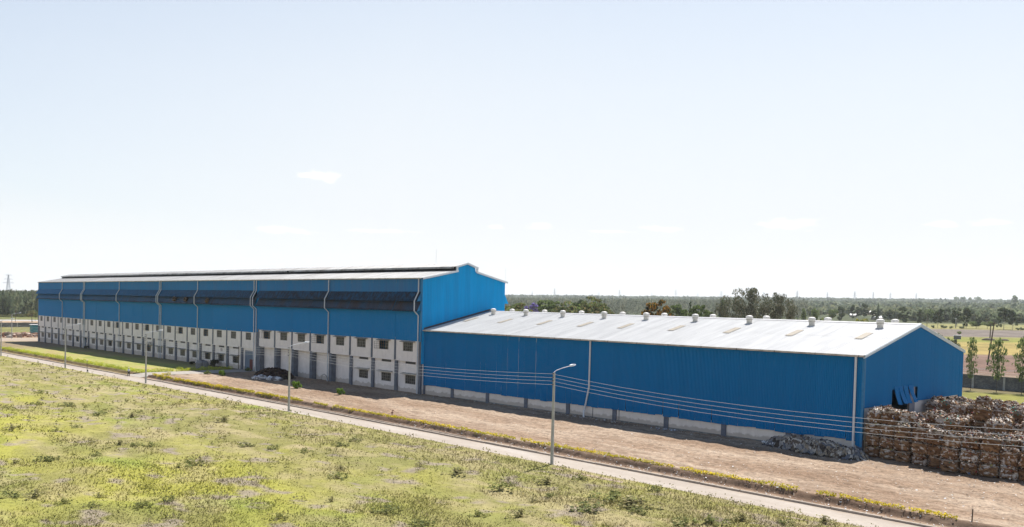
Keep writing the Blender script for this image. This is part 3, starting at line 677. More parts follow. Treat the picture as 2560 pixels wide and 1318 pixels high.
# downpipes that step out round the two canopies
def pipe1(x, r=.11, z0=None):
    g = float(Sn(x)) if z0 is None else z0
    return MB().tube([(x, -.28, 19.3), (x, -.28, 17.1), (x, -1.1, 15.6), (x, -1.1, 13.9), (x, -.22, 13.1), (x, -.22, 8.9), (x, -.18, g - .05)], r, 7)
for x in (-.42, -28.0, -56.25, -57.25, -84.9, -106.2, -107.2, -134.7, -162.7, -163.7, -183.4):
    obj('downpipe', pipe1(x), M['pipe'], tb)
for k, (x, z) in enumerate(((-78.6, 14.6), (-90.2, 14.75), (-96.7, 14.8))):
    mb = MB(); mb.lathe([(.55, 0), (.62, .12), (.62, .55), (.4, .62), (.38, .3)], 14)
    obj('extractor_fan', mb, M['wood'], tb, (x, -.55, z), (R(68), 0, 0))
ac = MB().box(0, .9, -.7, -.1, 0, .75)
for x, z in ((-115.0, 2.75), (-112.6, 2.9)):
    o = obj('air_conditioner', ac, M['vent_metal'], tb, (x, .25, z)); obj('fan_grille', MB().lathe([(.30, 0), (.30, .02)], 14), M['steel_dark'], o, (.45, -.705, .38), (R(90), 0, 0))
obj('flue_pipe', MB().tube([(-62.6, -.25, -.2), (-62.6, -.25, 4.9)], .08, 6), M['wood'], tb, (-1.2, 0, 0))
# painted bay mark
fc = bpy.data.curves.new('lettering', 'FONT'); fc.body = 'R1'; fc.size = .95; fc.extrude = .004; fc.offset = .02
fo = bpy.data.objects.new('lettering_src', fc); col.objects.link(fo); fm = bpy.data.meshes.new_from_object(fo); bpy.data.objects.remove(fo)
obj('lettering', fm, M['red'], tb, (-73.6, .26, 3.25), (R(90), 0, 0))

# ---------------------------------------------------------------- low shed
LB = 8.4; LX2 = 74.92; Y2 = .64; W2 = 29.28; HL = 10.8; AL = 14.06; YA = Y2 + W2 / 2
lb = thing('storage_shed', 'long low blue corrugated shed with bright white roof and stained low wall', 'building', (0, 0, 0))
pil_x = [LX2 - LB * k for k in range(9, -1, -1)]
r5 = random.Random(21)
n_s = 62; w_s = (LX2 - .55) / n_s
for i in range(n_s):
    x0 = .05 + i * w_s; jag = r5.uniform(-.04, .04); lift = r5.uniform(-.05, .05) if r5.random() < .4 else 0
    z0 = 1.52 + jag; bd = None
    if r5.random() < .22:
        q = r5.uniform(.05, .22); s0 = r5.choice((-1, 1)); bd = (lambda x, t, q=q, s0=s0: q * max(0, 1 - t * 3.2) ** 1.6 * (x / w_s if s0 > 0 else 1 - x / w_s))
        z0 += r5.uniform(-.02, .12)
    sl = r5.uniform(-.05, .05)
    o = obj('cladding_sheet', corr(w_s - .008, lambda x, z0=z0, sl=sl: z0 + sl * x, 10.72, .2, .075, bend=bd, rows=12 if bd else 1), M['blue_paint'], lb, (x0, Y2 + r5.uniform(-.012, .012), 0))
me_lw = shared('wall_panel', MB().box(.25, LB - .25, .12, .32, -1, 1.75), M['wall_low']); me_pl = shared('pilaster', MB().box(-.33, .33, -.02, .3, -1, 1.7), M['pilaster'])
me_pl2 = shared('footing', MB().box(.25, LB - .25, .0, .14, -1, .16), M['hood'])
for k in range(9):
    px = pil_x[k]
    if k == 0: obj('wall_panel', MB().box(0.3, pil_x[1] - .25, .12, .32, -1, 1.75), M['wall_low'], lb, (0, Y2, 0))
    else: obj('wall_panel', me_lw, None, lb, (px, Y2, 0)); obj('footing', me_pl2, None, lb, (px, Y2, float(Sn(px))))
for px in [.35] + pil_x[1:]: obj('pilaster', me_pl, None, lb, (px - (.0 if px < 70 else .2), Y2, 0))
for x in (37.4, 42.0): obj('wall_crack', MB().box(x, x + .09, Y2 + .105, Y2 + .13, 0, 1.6), M['steel_dark'], lb)
# gable end
def prof2(y): return HL + (AL - HL) * (1 - abs(y - YA) / (W2 / 2))
ns = 24; sw = W2 / ns; XG = LX2 + .05
for i in range(ns):
    y0 = Y2 + i * sw; yc = y0 + sw / 2; zb = 5.08 + r5.uniform(-.02, .03)
    if 8.0 < yc < 15.0: zb = 7.0 + r5.uniform(-.1, .1) - (yc - 8) * .04
    if 8.0 < yc < 15.0 and i % 2 == 0: zb -= .15
    f = lambda x, y0=y0: prof2(y0 + x) - .06
    o = obj('gable_sheet', corr(sw - .008, zb, f, .2, .045), M['blue_paint'], lb, (XG + r5.uniform(-.01, .01), y0, 0), (0, 0, R(90)))
for k, (y, tilt, lean, z0, w_) in enumerate(((8.35, 6, 10, 5.0, 1.15), (9.45, 9, 16, 5.05, 1.1), (10.85, 8, 12, 5.15, 1.2), (12.2, 5, 18, 5.25, .95), (13.1, 14, 8, 5.3, .6))):
    mb = corr(w_, -2.05, 0, .2, .05, bend=lambda x, t: .25 * (1 - t) ** 2, rows=5)
    obj('bent_sheet', mb, M['blue_paint'], lb, (XG + .08, y, 7.1), (R(-lean), R(tilt) * .6, R(90)), label='buckled blue sheet hanging loose over the opening')
obj('wall_panel', MB().box(LX2 - .25, LX2 - .02, Y2, 8.15, -.5, 5.35), M['wall_low'], lb); obj('wall_panel', MB().box(LX2 - .25, LX2 - .02, 14.85, 16.4, -.5, 5.35), M['wall_low'], lb)
obj('wall_panel', MB().box(LX2 - .25, LX2 - .02, 16.4, Y2 + W2 - 1.2, -.5, 5.35), M['wall_low'], lb)
obj('pilaster', MB().box(LX2 - .3, LX2 - .05, 13.3, 14.85, -.5, 7.0), M['pilaster_grey'], lb)
obj('corner_flashing', MB().box(LX2 - .12, LX2 + .1, Y2 - .1, Y2 + .25, 1.0, HL - .05), M['blue_trim'], lb)
obj('corner_sheet', corr(.62, lambda x: 1.15 - x * .4, 10.7, .2, .05), M['blue_paint'], lb, (LX2 - .66, Y2 - .04, 0))
obj('corner_sheet', corr(1.25, 3.9, lambda x: HL - .1, .2, .05), M['blue_paint'], lb, (LX2 + .09, Y2 + W2 - 1.25, 0), (0, 0, R(90)))
obj('rear_wall', MB().box(.1, LX2, Y2 + W2 - .05, Y2 + W2 + .03, -.5, HL - .05), M['blue_paint'], lb)
# roof: two rows of sheets each side, upper row lapped over the lower
m_ = (AL - HL) / (W2 / 2); YM = Y2 + 7.35
def rz(y): return HL + m_ * (y - Y2)
nb = 18; bw = (LX2 + .28) / nb
a1 = shared('roof_sheet', slope_sheet(bw - .012, Y2 - .3, rz(Y2 - .3), YM + .1, rz(YM + .1), .25, .04), M['roof_white'])
a2 = shared('roof_sheet', slope_sheet(bw - .012, YM, rz(YM) + .012, YA + .02, rz(YA) + .012, .25, .04), M['roof_white'])
b1_ = shared('roof_sheet', slope_sheet(bw - .012, Y2 + W2 + .3, rz(Y2 - .3), YA + YA - YM - .1, rz(YM + .1), .25, .04), M['roof_white'])
b2_ = shared('roof_sheet', slope_sheet(bw - .012, YA * 2 - YM, rz(YM) + .012, YA - .02, rz(YA) + .012, .25, .04), M['roof_white'])
for i in range(nb):
    for me in (a1, a2, b1_, b2_): obj('roof_sheet', me, None, lb, (.02 + i * bw, 0, rnd.uniform(-.004, .004)))
obj('roof_deck', MB().add([(.1, Y2, HL - .12), (LX2, Y2, HL - .12), (LX2, YA, AL - .12), (.1, YA, AL - .12), (.1, Y2 + W2, HL - .12), (LX2, Y2 + W2, HL - .12)], [(0, 1, 2, 3), (3, 2, 5, 4)]), M['dark_inside'], lb)
rc = MB()
rc.add([(.1, YA - .32, rz(YA) - .0), (LX2 + .25, YA - .32, rz(YA)), (LX2 + .25, YA, rz(YA) + .14), (.1, YA, rz(YA) + .14), (.1, YA + .32, rz(YA)), (LX2 + .25, YA + .32, rz(YA))], [(0, 1, 2, 3), (3, 2, 5, 4)])
obj('ridge_cap', rc, M['roof_white'], lb)
vx = [3.9, 11.9, 20.3, 28.9, 36.9, 45.4, 53.9, 62.7, 71.3]
sk = [(2.3, 2.3)] + [(11.1, 1), (19.9, 1), (28.4, 1), (36.1, 1), (44.9, 1), (53.4, 1), (62.1, 1), (70.8, 1)]
def on_roof(y): return rz(y) + .09
for x in [2.4, 11.0, 19.9, 28.4, 36.1, 44.9, 53.5, 62.2, 70.8]:
    y0, y1 = Y2 + 6.45, Y2 + 9.5
    obj('skylight', MB().add([(x, y0, on_roof(y0)), (x + .95, y0, on_roof(y0)), (x + .95, y1, on_roof(y1)), (x, y1, on_roof(y1))], [(0, 1, 2, 3)]), M['skylight'], lb)
vent = MB().lathe([(.36, -.25), (.36, .40), (.42, .44), (.42, .70), (.47, .74), (.47, .92), (.40, 1.0), (.22, 1.08), (.02, 1.10)], 20)
vme = shared('roof_ventilator', vent, M['vent_metal']); vme.polygons.foreach_set('use_smooth', [len(p.vertices) == 4 for p in vme.polygons])
cme = shared('vent_band', MB().lathe([(.425, .50), (.44, .52), (.44, .56), (.425, .58)], 20), M['gutter'])
for x in vx:
    o = obj('roof_ventilator', vme, None, lb, (x, 12.9, rz(12.9))); obj('vent_band', cme, None, o)
    obj('roof_ventilator', vme, None, lb, (x - .2, 2 * YA - 12.9, rz(12.9)))
gm = MB().box(.0, LX2 + .2, Y2 - .48, Y2 - .28, rz(Y2 - .3) - .17, rz(Y2 - .3) + .02); obj('gutter', gm, M['gutter'], lb)
x = 1.0
for k in range(16): obj('gutter_bracket', MB().box(x, x + .06, Y2 - .50, Y2 - .26, HL - .26, HL - .04), M['steel_dark'], lb); x += 4.9
mb = MB(); verge(mb, [(Y2 - .45, HL - .10), (YA, AL + .04)], LX2 + .10, .40, .10); obj('verge_trim', mb, M['trim_pale'], lb)
mb = MB(); verge(mb, [(YA, AL + .04), (Y2 + W2 + .45, HL - .10)], LX2 + .10, .40, .10); obj('verge_trim', mb, M['trim_pale'], lb)
obj('apron_flashing', MB().add([(.34, Y2 - .2, HL), (.34, YA, AL + .12), (.34, Y2 + W2, HL), (.34, Y2 - .2, HL + .3), (.34, YA, AL + .42), (.34, Y2 + W2, HL + .3)], [(0, 1, 4, 3), (1, 2, 5, 4)]), M['steel_dark'], lb)
obj('downpipe', MB().tube([(.02, Y2 - .35, HL - .1), (.02, Y2 - .28, .05)], .12, 8), M['pipe_white'], lb)
obj('downpipe', MB().tube([(36.95, Y2 - .2, HL - .1), (36.93, Y2 - .2, 4.2), (36.3, Y2 - .35, .9)], .12, 8), M['pipe_white'], lb, label='downpipe leaning out of line near its foot')
obj('downpipe', MB().tube([(36.3, Y2 - .45, 1.0), (36.7, Y2 - .9, 0)], .12, 8), M['pipe_white'], lb)
obj('downpipe', MB().tube([(74.16, Y2 - .32, HL - .1), (74.16, Y2 - .3, .0)], .13, 8), M['pipe_white'], lb)
# ================================================================ BALES
ORD = ['first', 'second', 'third', 'fourth', 'fifth', 'sixth', 'seventh', 'eighth', 'ninth', 'tenth', 'eleventh', 'twelfth', 'thirteenth', 'fourteenth', 'fifteenth', 'sixteenth', 'seventeenth', 'eighteenth', 'nineteenth', 'twentieth']
a = Mat('bale_paper', .9, .1)
c = a.mix(1.0, a.attr(), a.ramp(a.noise(4, (1, 1, 2.4), 6, .7, obj=True), [(.28, .4), (.5, 1.0), (.72, 1.4)]), 'MULTIPLY')
c = a.mix(a.math('MULTIPLY', a.rand(), .6), c, a.mix(1.0, c, (.60, .48, .40), 'MULTIPLY'))
a.color(c); a.bump(a.noise(9, (1, 1, 2.5), 5, .7, obj=True), .7, .06); M['bale'] = a.m
def bale_mesh(seed, kind, dome=0.0):
    r = random.Random(seed); L, D, H = 1.6, 1.22, 1.2
    bm = bmesh.new(); bmesh.ops.create_cube(bm, size=1); bmesh.ops.subdivide_edges(bm, edges=bm.edges, cuts=9, use_grid_fill=True)
    cl = bm.verts.layers.float_color.new('Col')
    ox, oy = r.random() * 90, r.random() * 90
    for v in bm.verts:
        x, y, z = v.co
        q = (abs(x) * 2) ** 5 + (abs(y) * 2) ** 5 + (abs(z) * 2) ** 5; s = 1 / max(1, q ** (1 / 5)) ** .98
        n = float(fbm((x + y) * 5 + ox, z * 6 + oy, 3)) - .5; g = float(vnoise((x - y) * 9 + ox, z * 11 + oy)) - .5
        v.co = Vector((x * L * s, y * D * s, (z * s + .5) * H)) * 1.0 + Vector((x, y, z * .8)) * (n * .42 + g * .16)
        # pinched by the baling wires
        for w in (-.3, -.1, .1, .3):
            if abs(x - w) < .03: v.co.y *= .955; v.co.z = (v.co.z - H / 2) * .96 + H / 2
        t = float(vnoise(z * 9 + ox, (x + y) * 2 + oy)); u = float(vnoise((x + y) * 4.5 + oy, z * 5 + ox)); pw = float(vnoise((x - y) * 5 + 3 * oy, z * 6 + 2 * ox))
        base = [(.105, .055, .030), (.18, .10, .054), (.28, .175, .10), (.05, .028, .018)][min(3, int((t * .6 + u * .4) * 4.0))]
        if pw > (.80 if kind != 2 else .62): base = (.56, .53, .50)
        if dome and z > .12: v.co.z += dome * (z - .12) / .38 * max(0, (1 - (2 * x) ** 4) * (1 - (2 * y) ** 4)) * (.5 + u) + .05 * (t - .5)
        if z > (.41 if dome else .45): k = .45 + .55 * u; base = tuple(b * (1 - k) + w * k for b, w in zip(base, (.74, .65, .55)))  # pale paper tops, lightened further: sunlight put into the colour
        if kind == 1 and y < -.49 and abs(x) < .33 and abs(z) < .3: base = (.24, .155, .095)
        v[cl] = (*base, 1)
    me = bpy.data.meshes.new('paper_bale')
    # loose scraps standing out of the faces
    pal = [(.78, .75, .71)] * 5 + [(.42, .38, .33)] * 2 + [(.34, .21, .12)] * 7 + [(.20, .11, .06)] * 7 + [(.07, .045, .035)] * 5 + [(.66, .63, .60)] + [(.10, .14, .24), (.30, .05, .05), (.45, .38, .14), (.06, .25, .22)][:(2 if kind else 4)]
    def scrap(p, nrm, s):
        u = nrm.orthogonal().normalized(); u.rotate(Matrix.Rotation(r.uniform(0, 6.28), 3, nrm)); w = nrm.cross(u)
        lift = r.uniform(.0, .10) if nrm.z < .5 else r.uniform(0, .17); k = r.uniform(.35, 1.2)
        c = r.choice(([(.80, .76, .70)] * 5 + [(.60, .50, .40)] * 3 + pal) if nrm.z > .55 else (pal if kind != 2 else pal[:6] + pal)); k4 = [p + u * s + nrm * lift * .3, p + w * s * k + nrm * lift, p - u * s * .9 + nrm * .01, p - w * s * k * .8 - nrm * .02]  # scraps facing up get paler colours, as if sunlit
        vs = [bm.verts.new(q) for q in k4]
        for v in vs: v[cl] = (*c, 1)
        bm.faces.new(vs)
    fs = [f for f in bm.faces]
    for f in fs:
        top = f.normal.z > .6
        if f.normal.z < -.6: continue
        n_ = 2 if top else 1
        for _ in range(n_):
            if r.random() < ((.7 if dome else .9) if top else .22 + .2 * (kind == 2)):
                if kind == 1 and f.normal.y < -.6 and abs(f.calc_center_median().x) < .5 and .3 < f.calc_center_median().z < .95: continue
                scrap(f.calc_center_median() + Vector((r.uniform(-.07, .07), r.uniform(-.07, .07), r.uniform(-.05, .05))) + f.normal * .02, (f.normal + Vector((r.uniform(-.5, .5), r.uniform(-.5, .5), r.uniform(-.4, .5)))).normalized(), r.uniform(.07, .19) if top else r.uniform(.04, .14))
    if kind == 3:
        for f in fs:
            if f.normal.z > .6: 
                for _ in range(2): scrap(f.calc_center_median() + f.normal * r.uniform(0, .16), (f.normal + Vector((r.uniform(-.7, .7), r.uniform(-.7, .7), 0))).normalized(), r.uniform(.08, .16))
    for f in fs: f.smooth = True
    bm.to_mesh(me); bm.free(); me.materials.append(M['bale']); return me
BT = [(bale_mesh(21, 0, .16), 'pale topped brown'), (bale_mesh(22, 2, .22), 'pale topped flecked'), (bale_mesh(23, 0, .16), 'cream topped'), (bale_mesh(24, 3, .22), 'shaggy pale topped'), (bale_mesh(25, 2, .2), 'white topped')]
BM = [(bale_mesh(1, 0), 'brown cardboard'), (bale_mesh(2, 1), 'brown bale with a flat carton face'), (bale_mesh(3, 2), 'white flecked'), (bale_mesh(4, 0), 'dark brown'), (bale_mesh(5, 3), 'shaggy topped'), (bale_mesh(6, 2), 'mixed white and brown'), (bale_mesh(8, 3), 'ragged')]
yf = [.25, .0, -.4, -.9, -1.3, -2.0, -2.0, -1.7, -1.6, -1.4, -1.0, -.6, -.4]
fh = [4, 4, 3, 3, 3, 3, 3, 3, 2, 2, 2, 2, 2]
rb = random.Random(12)
def height(i, j):
    if j == 0: return fh[i]
    if j == 1: return [4, 4, 4, 3, 3, 4, 3, 3, 3, 3, 3, 3, 3][i]
    if j == 2: return [4, 4, 3, 3, 4, 4, 3, 4, 3, 4, 3, 3, 3][i]
    if j <= 10: return HT.setdefault((i // 2, j // 2), (2 if i < 2 and j > 3 else rb.choice((3, 4, 2, 3, 4, 2) if i > 3 else (3, 2, 3)))) + (1 if vnoise(i * 1.7, j * 1.3) > .8 else 0)
    if j <= 12 and i < 2: return 3
    if j >= 13 and i < 4: return 4 if (i + j) % 4 else 3
    return HT.setdefault((i // 2, 20 + j // 3), rb.choice((4, 4, 3, 4))) + (-1 if vnoise(i * 1.7, j * 1.3) > .75 else 0)
HT = {}; nb_ = 0
for j in range(0, 19):
    for i in range(13):
        x = 75.45 + .8 + 1.64 * i + (.25 if i >= 3 and j == 0 else 0); y = yf[i] + .62 + 1.27 * j
        if j > 3: y = .6 + 1.27 * j
        if x > 92.2 - .27 * y or (j > 0 and x < 76.1): continue
        h = height(i, j)
        hid = 0
        if j > 0: hid = min(height(i, j - 1), height(min(12, i + 1), j)) if j > 0 else 0
        lo = 0 if j == 0 else max(0, min(hid, h) - 1)
        if j > 0 and i < 12 and not (x + 1.64 > 92.2 - .27 * y): lo = max(0, min(height(i, j - 1), height(i + 1, j), h) - (1 if height(i, j - 1) >= h else 1))
        for k in range(lo, h):
            if nb_ >= 298: break
            nb_ += 1
            ki = rb.randrange(len(BM)) if k < h - 1 else 0
            me, kn = BM[ki] if k < h - 1 else BT[rb.randrange(len(BT))]; kn = kn.replace(' bale', '')
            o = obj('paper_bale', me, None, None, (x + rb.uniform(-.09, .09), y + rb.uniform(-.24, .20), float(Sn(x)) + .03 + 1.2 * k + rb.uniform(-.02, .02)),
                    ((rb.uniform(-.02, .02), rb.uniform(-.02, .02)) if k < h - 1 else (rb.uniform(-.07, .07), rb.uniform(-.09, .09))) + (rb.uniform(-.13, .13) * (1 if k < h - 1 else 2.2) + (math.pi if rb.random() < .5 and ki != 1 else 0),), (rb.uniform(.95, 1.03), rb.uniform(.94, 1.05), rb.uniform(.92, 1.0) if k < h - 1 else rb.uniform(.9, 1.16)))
            lay = ['bottom', 'second', 'third', 'fourth', 'fifth'][k]
            tagged(o, '%s bale, %s layer, %s column from shed, %s row back' % (kn, lay, ORD[i], ORD[j]), 'bale', 'bales of waste paper stacked beside the blue shed')

# ================================================================ HEAPS, BAGS, LITTER
def heap_z(x, y, cx, cy, rx, ry, h): return h * max(0, 1 - ((x - cx) / rx) ** 2 - ((y - cy) / ry) ** 2) ** .75
def ribbon(mb, p, ang, L, W, lift, c, r):
    """one limp folded strip of sacking"""
    n = 7; ca, sa = math.cos(ang), math.sin(ang); vs = []; ph = r.uniform(0, 6)
    for i in range(n + 1):
        t = i / n - .5
        for s in (-.5, 0, .5):
            a_ = t * L; b_ = s * W
            z = lift(p[0] + ca * a_ - sa * b_, p[1] + sa * a_ + ca * b_) + .10 * math.sin(ph + i * 1.7 + s * 2) + (.14 if s == 0 else 0) + p[2]
            vs.append((p[0] + ca * a_ - sa * b_, p[1] + sa * a_ + ca * b_ + .05 * math.sin(i * 2 + ph), z))
    mb.add(vs, [(i * 3 + k, i * 3 + k + 1, i * 3 + k + 4, i * 3 + k + 3) for i in range(n) for k in (0, 1)], c)
r6 = random.Random(5)
hp_ = MB(); hf = lambda x, y: max(0, max(heap_z(x, y, 68.6, -.7, 3.4, 1.5, 1.35), heap_z(x, y, 71.4, -1.0, 3.4, 1.9, 1.25), heap_z(x, y, 74.4, -1.6, 2.4, 1.6, .9), heap_z(x, y, 66.3, -.7, 1.8, 1.1, .9)))
N_ = 46
vs = []; 
for j in range(19):
    for i in range(N_):
        x = 64.5 + i * .28; y = .4 - j * .24; vs.append((x, y, hf(x, y) + .02 + r6.uniform(0, .12) * (hf(x, y) > 0) - (.1 if hf(x, y) == 0 else 0)))
hp_.add(vs, [(j * N_ + i, (j + 1) * N_ + i, (j + 1) * N_ + i + 1, j * N_ + i + 1) for j in range(18) for i in range(N_ - 1)], (.05, .042, .036))
cols_ = [(.24, .23, .22), (.30, .28, .25), (.20, .19, .19), (.44, .41, .36), (.12, .095, .075), (.12, .13, .15), (.06, .05, .045), (.28, .23, .17)]
n = 0
while n < 250:
    x, y = r6.uniform(64.8, 77.0), r6.uniform(-3.6, .4)
    if hf(x, y) < .05: continue
    ribbon(hp_, (x, y, r6.uniform(.0, .16)), r6.gauss(-.25, .6), r6.uniform(.8, 2.1), r6.uniform(.16, .46), hf, r6.choice(cols_), r6); n += 1
for k in range(22):
    x, y = r6.uniform(66, 72), r6.uniform(-1.8, -.1); a_ = r6.gauss(-.35, .35); L = r6.uniform(.4, .8); z = hf(x, y) + .12
    hp_.tube([(x - L * math.cos(a_), y - L * math.sin(a_), z), (x + L * math.cos(a_), y + L * math.sin(a_), z + r6.uniform(-.1, .12))], r6.uniform(.07, .13), 7, True, r6.choice(cols_[:4]))
for k in range(7):
    x0, y0 = 75 + k * .2, -1.2 - k * .15
    hp_.tube([(x0 - 1.2, y0 + .7, .75), (x0, y0 - .3, .35), (x0 + 1.0, y0 - .9, .12), (x0 + 2.2 + k * .2, y0 - .7, .1)], .045, 5, True, (.40, .37, .33))
a = Mat('sacking', .9, .1); c = a.mix(1.0, a.attr(), a.ramp(a.noise(5, detail=5), [(.3, .6), (.7, 1.35)]), 'MULTIPLY'); a.color(c); M['sacking'] = a.m
tagged(obj('sacking_heap', hp_, M['sacking'], kind='stuff'), 'long heap of grey rags and rolled felt at the foot of the blue shed', 'heap')
mb = MB()
for k in range(46):
    x, y = 65.6 + r6.gauss(0, .5), -1.0 + r6.gauss(0, .35); ribbon(mb, (x, y, .05 + r6.random() * .3), r6.uniform(0, 6), .5, .2, lambda a, b: 0.05, r6.choice([(.5, .52, .56), (.2, .28, .42), (.6, .6, .62)]), r6)
tagged(obj('torn_bag', mb, M['sacking']), 'torn blue and white plastic bag at the left end of the rag heap', 'bag')
# dark heap by the recessed bays with pale sacks in front of it
mb = MB(); hf2 = lambda x, y: heap_z(x, y, -40.4, -4.6, 5.2, 3.4, 1.7)
vs = []
for j in range(24):
    for i in range(30):
        x = -46 + i * .39; y = -1 - j * .32; vs.append((x, y, hf2(x, y) + (r6.uniform(-.05, .3) if hf2(x, y) > .1 else -.25)))
mb.add(vs, [(j * 30 + i, (j + 1) * 30 + i, (j + 1) * 30 + i + 1, j * 30 + i + 1) for j in range(23) for i in range(29)], (.035, .020, .018))
n = 0
while n < 260:
    x, y = r6.uniform(-45.5, -35), r6.uniform(-8, -1.2)
    if hf2(x, y) < .1: continue
    ribbon(mb, (x, y, r6.uniform(.0, .2)), r6.uniform(0, 6.3), r6.uniform(.5, 1.3), r6.uniform(.06, .18), hf2, r6.choice([(.05, .022, .02), (.03, .02, .02), (.07, .04, .035), (.02, .02, .022)]), r6); n += 1
tagged(obj('scrap_heap', mb, M['sacking'], None, (0, 0, float(Sn(-40))), kind='stuff'), 'dark reddish brown heap of scrap before the recessed bays', 'heap')
def sack(seed):
    r = random.Random(seed); bm = bmesh.new(); bmesh.ops.create_icosphere(bm, subdivisions=3, radius=1); cl = bm.verts.layers.float_color.new('Col'); o = r.random() * 50
    for v in bm.verts:
        n = float(fbm(v.co.x * 2.2 + o, v.co.y * 2.2 + v.co.z * 2 + o, 3)) - .5; v.co *= 1 + n * .7; v.co.z = max(-.5, v.co.z * .75)
        d = n > .05; v[cl] = (*((.58, .58, .6) if not d else (.16, .15, .16)), 1)
    me = bpy.data.meshes.new('sack'); bm.to_mesh(me); bm.free(); me.materials.append(M['sacking']); return me
for k, (x, y, s, lab) in enumerate(((-38.9, -9.4, .72, 'small white sack at the left foot of the dark heap'), (-37.3, -8.9, 1.0, 'largest white sack leaning on the dark heap'), (-35.4, -8.2, .85, 'dark stained white sack, third from the left at the heap'), (-33.4, -7.8, .88, 'white sack at the right foot of the dark heap'))):
    tagged(obj('sack', sack(k + 3), None, None, (x, y, float(Sn(x)) + .38 * s), (0, 0, k * 1.3), (s * 1.15, s * .8, s * .8)), lab, 'sack', 'pale sacks beside the dark heap')
# litter and stones strewn over the yard
lv = []; lc = []
def litter(n, fx, fy, size, pal):
    for _ in range(n):
        x, y = fx(), fy(); s = size * r6.uniform(.5, 1.4); a_ = r6.uniform(0, 6.28); z = float(yard_z(np.array([x]), np.array([y]))[0]) + .03
        c = r6.choice(pal); h = r6.uniform(.2, .8)
        for q in range(4):
            t = a_ + q * 1.57; lv.append((x + math.cos(t) * s * (1 if q % 2 else h), y + math.sin(t) * s * (1 if q % 2 else h), z + r6.uniform(0, s * .8))); lc.append(c)
palw = [(.6, .6, .6), (.5, .47, .43), (.38, .33, .28), (.22, .15, .11), (.13, .09, .07), (.45, .5, .55)]
litter(1500, lambda: r6.uniform(-50, 110), lambda: r6.uniform(-24.3, -1), .07, palw[1:5] + palw[2:5])
litter(900, lambda: r6.uniform(25, 95), lambda: r6.uniform(-24.6, -22.9), .08, palw)
litter(900, lambda: r6.triangular(30, 110, 95), lambda: r6.uniform(-22, -3), .085, palw[:4])
litter(260, lambda: r6.gauss(38, 4.5), lambda: r6.gauss(-.8, .5), .13, palw[:3] + palw[2:5])
litter(70, lambda: r6.gauss(51.5, 1.6), lambda: r6.gauss(-.9, .3), .16, [(.6, .62, .66), (.45, .48, .55), (.3, .25, .2)])
litter(300, lambda: r6.uniform(-5, 74), lambda: r6.gauss(-1.6, 1.4), .09, palw)
litter(240, lambda: r6.uniform(64, 94), lambda: r6.gauss(-4.0, 1.0), .08, palw)
obj('litter', fast_mesh('litter', np.array(lv), 4, np.array(lc)), M['sacking'], kind='stuff')
# broken stone beyond the far end of the tall building
mb = MB()
for k in range(900):
    t = r6.random(); x = -246 - t * 26 + r6.gauss(0, 4); y = r6.uniform(-26, 34); 
    if fbm(x / 7, y / 7, 2) < .45: continue
    s = abs(r6.gauss(0, .5)) + .25; z = T(x, y); vs = []
    for q in range(8): vs.append((x + s * (q % 2 - .5) * r6.uniform(.7, 1.4), y + s * ((q // 2) % 2 - .5) * r6.uniform(.7, 1.4), z + s * (q // 4 - .2) * r6.uniform(.7, 1.3)))
    mb.add(vs, [(0, 2, 3, 1), (4, 5, 7, 6), (0, 1, 5, 4), (1, 3, 7, 5), (3, 2, 6, 7), (2, 0, 4, 6)], r6.choice([(.5, .38, .3), (.42, .3, .23), (.28, .15, .1), (.55, .48, .42), (.2, .1, .07)]))
tagged(obj('rubble', mb, M['sacking'], kind='stuff'), 'heaps of reddish broken stone beyond the far road', 'rubble')
mb = MB(); mb.box(-1.5, 1.5, -1.5, 1.5, 0, 3.4); o = tagged(obj('kiosk', mb, M['teal'], None, (-289, 21.0, T(-289, 21))), 'small teal hut half hidden by the far building corner', 'hut'); obj('roof', MB().box(-1.8, 1.8, -1.8, 1.8, 3.4, 3.65), M['house_roof'], o)
mb = MB().lathe([(1.7, 0), (1.5, .9), (.9, 1.6), (.1, 2.0)], 9)
tagged(obj('soil_mound', mb, M['wood'], None, (-249.5, 1.2, T(-249, 1)), (0, 0, .3), (1.2, 1, 1)), 'dark pointed soil mound among the reddish broken stone', 'mound')

# ================================================================ LAMP POSTS AND WIRES
def lamp_post(loc, label):
    t = thing('street_lamp', label, 'street lamp', loc, 0, 'concrete street lamps along the road')
    H = 8.95; r = .165
    pm = MB().tube([(0, 0, -.6), (0, 0, 3), (0, 0, 6), (0, 0, H)], [.17, .15, .13, .105], 8)
    obj('post', pm, M['concrete'], t)
    obj('arm', MB().tube([(0, -.05, H - .55), (0, 0, H + .05), (0, .35, H + .22), (0, 1.3, H + .42), (0, 2.35, H + .58)], .035, 6), M['galv'], t)
    lm = MB().add([(-.13, 2.25, H + .50), (.13, 2.25, H + .50), (.16, 2.6, H + .55), (.13, 3.0, H + .66), (-.13, 3.0, H + .66), (-.16, 2.6, H + .55), (-.09, 2.25, H + .66), (.09, 2.25, H + .66), (.12, 2.6, H + .74), (.08, 3.0, H + .74), (-.08, 3.0, H + .74), (-.12, 2.6, H + .74)],
                  [(5, 4, 3, 2, 1, 0), (6, 7, 8, 9, 10, 11), (0, 1, 7, 6), (1, 2, 8, 7), (2, 3, 9, 8), (3, 4, 10, 9), (4, 5, 11, 10), (5, 0, 6, 11)])
    obj('lamp_head', lm, M['trim_white'], t)
    for z in (H - .12, H - .47, H - .81, H - 1.16):
        obj('wire_bracket', MB().box(-.05, .05, -.26, -.1, z - .06, z + .06), M['steel_dark'], t)
    return t
ps = [(-133.6, -29.6), (-84.8, -29.3), (-43.4, -28.4), (7.2, -28.5), (57.5, -28.75), (107.5, -28.8)]
def pz(x): return float(Sn(x)) + ROAD
L0 = lamp_post((57.5, -28.75, pz(57.5)), 'nearest concrete street lamp, between the grass field and the road')
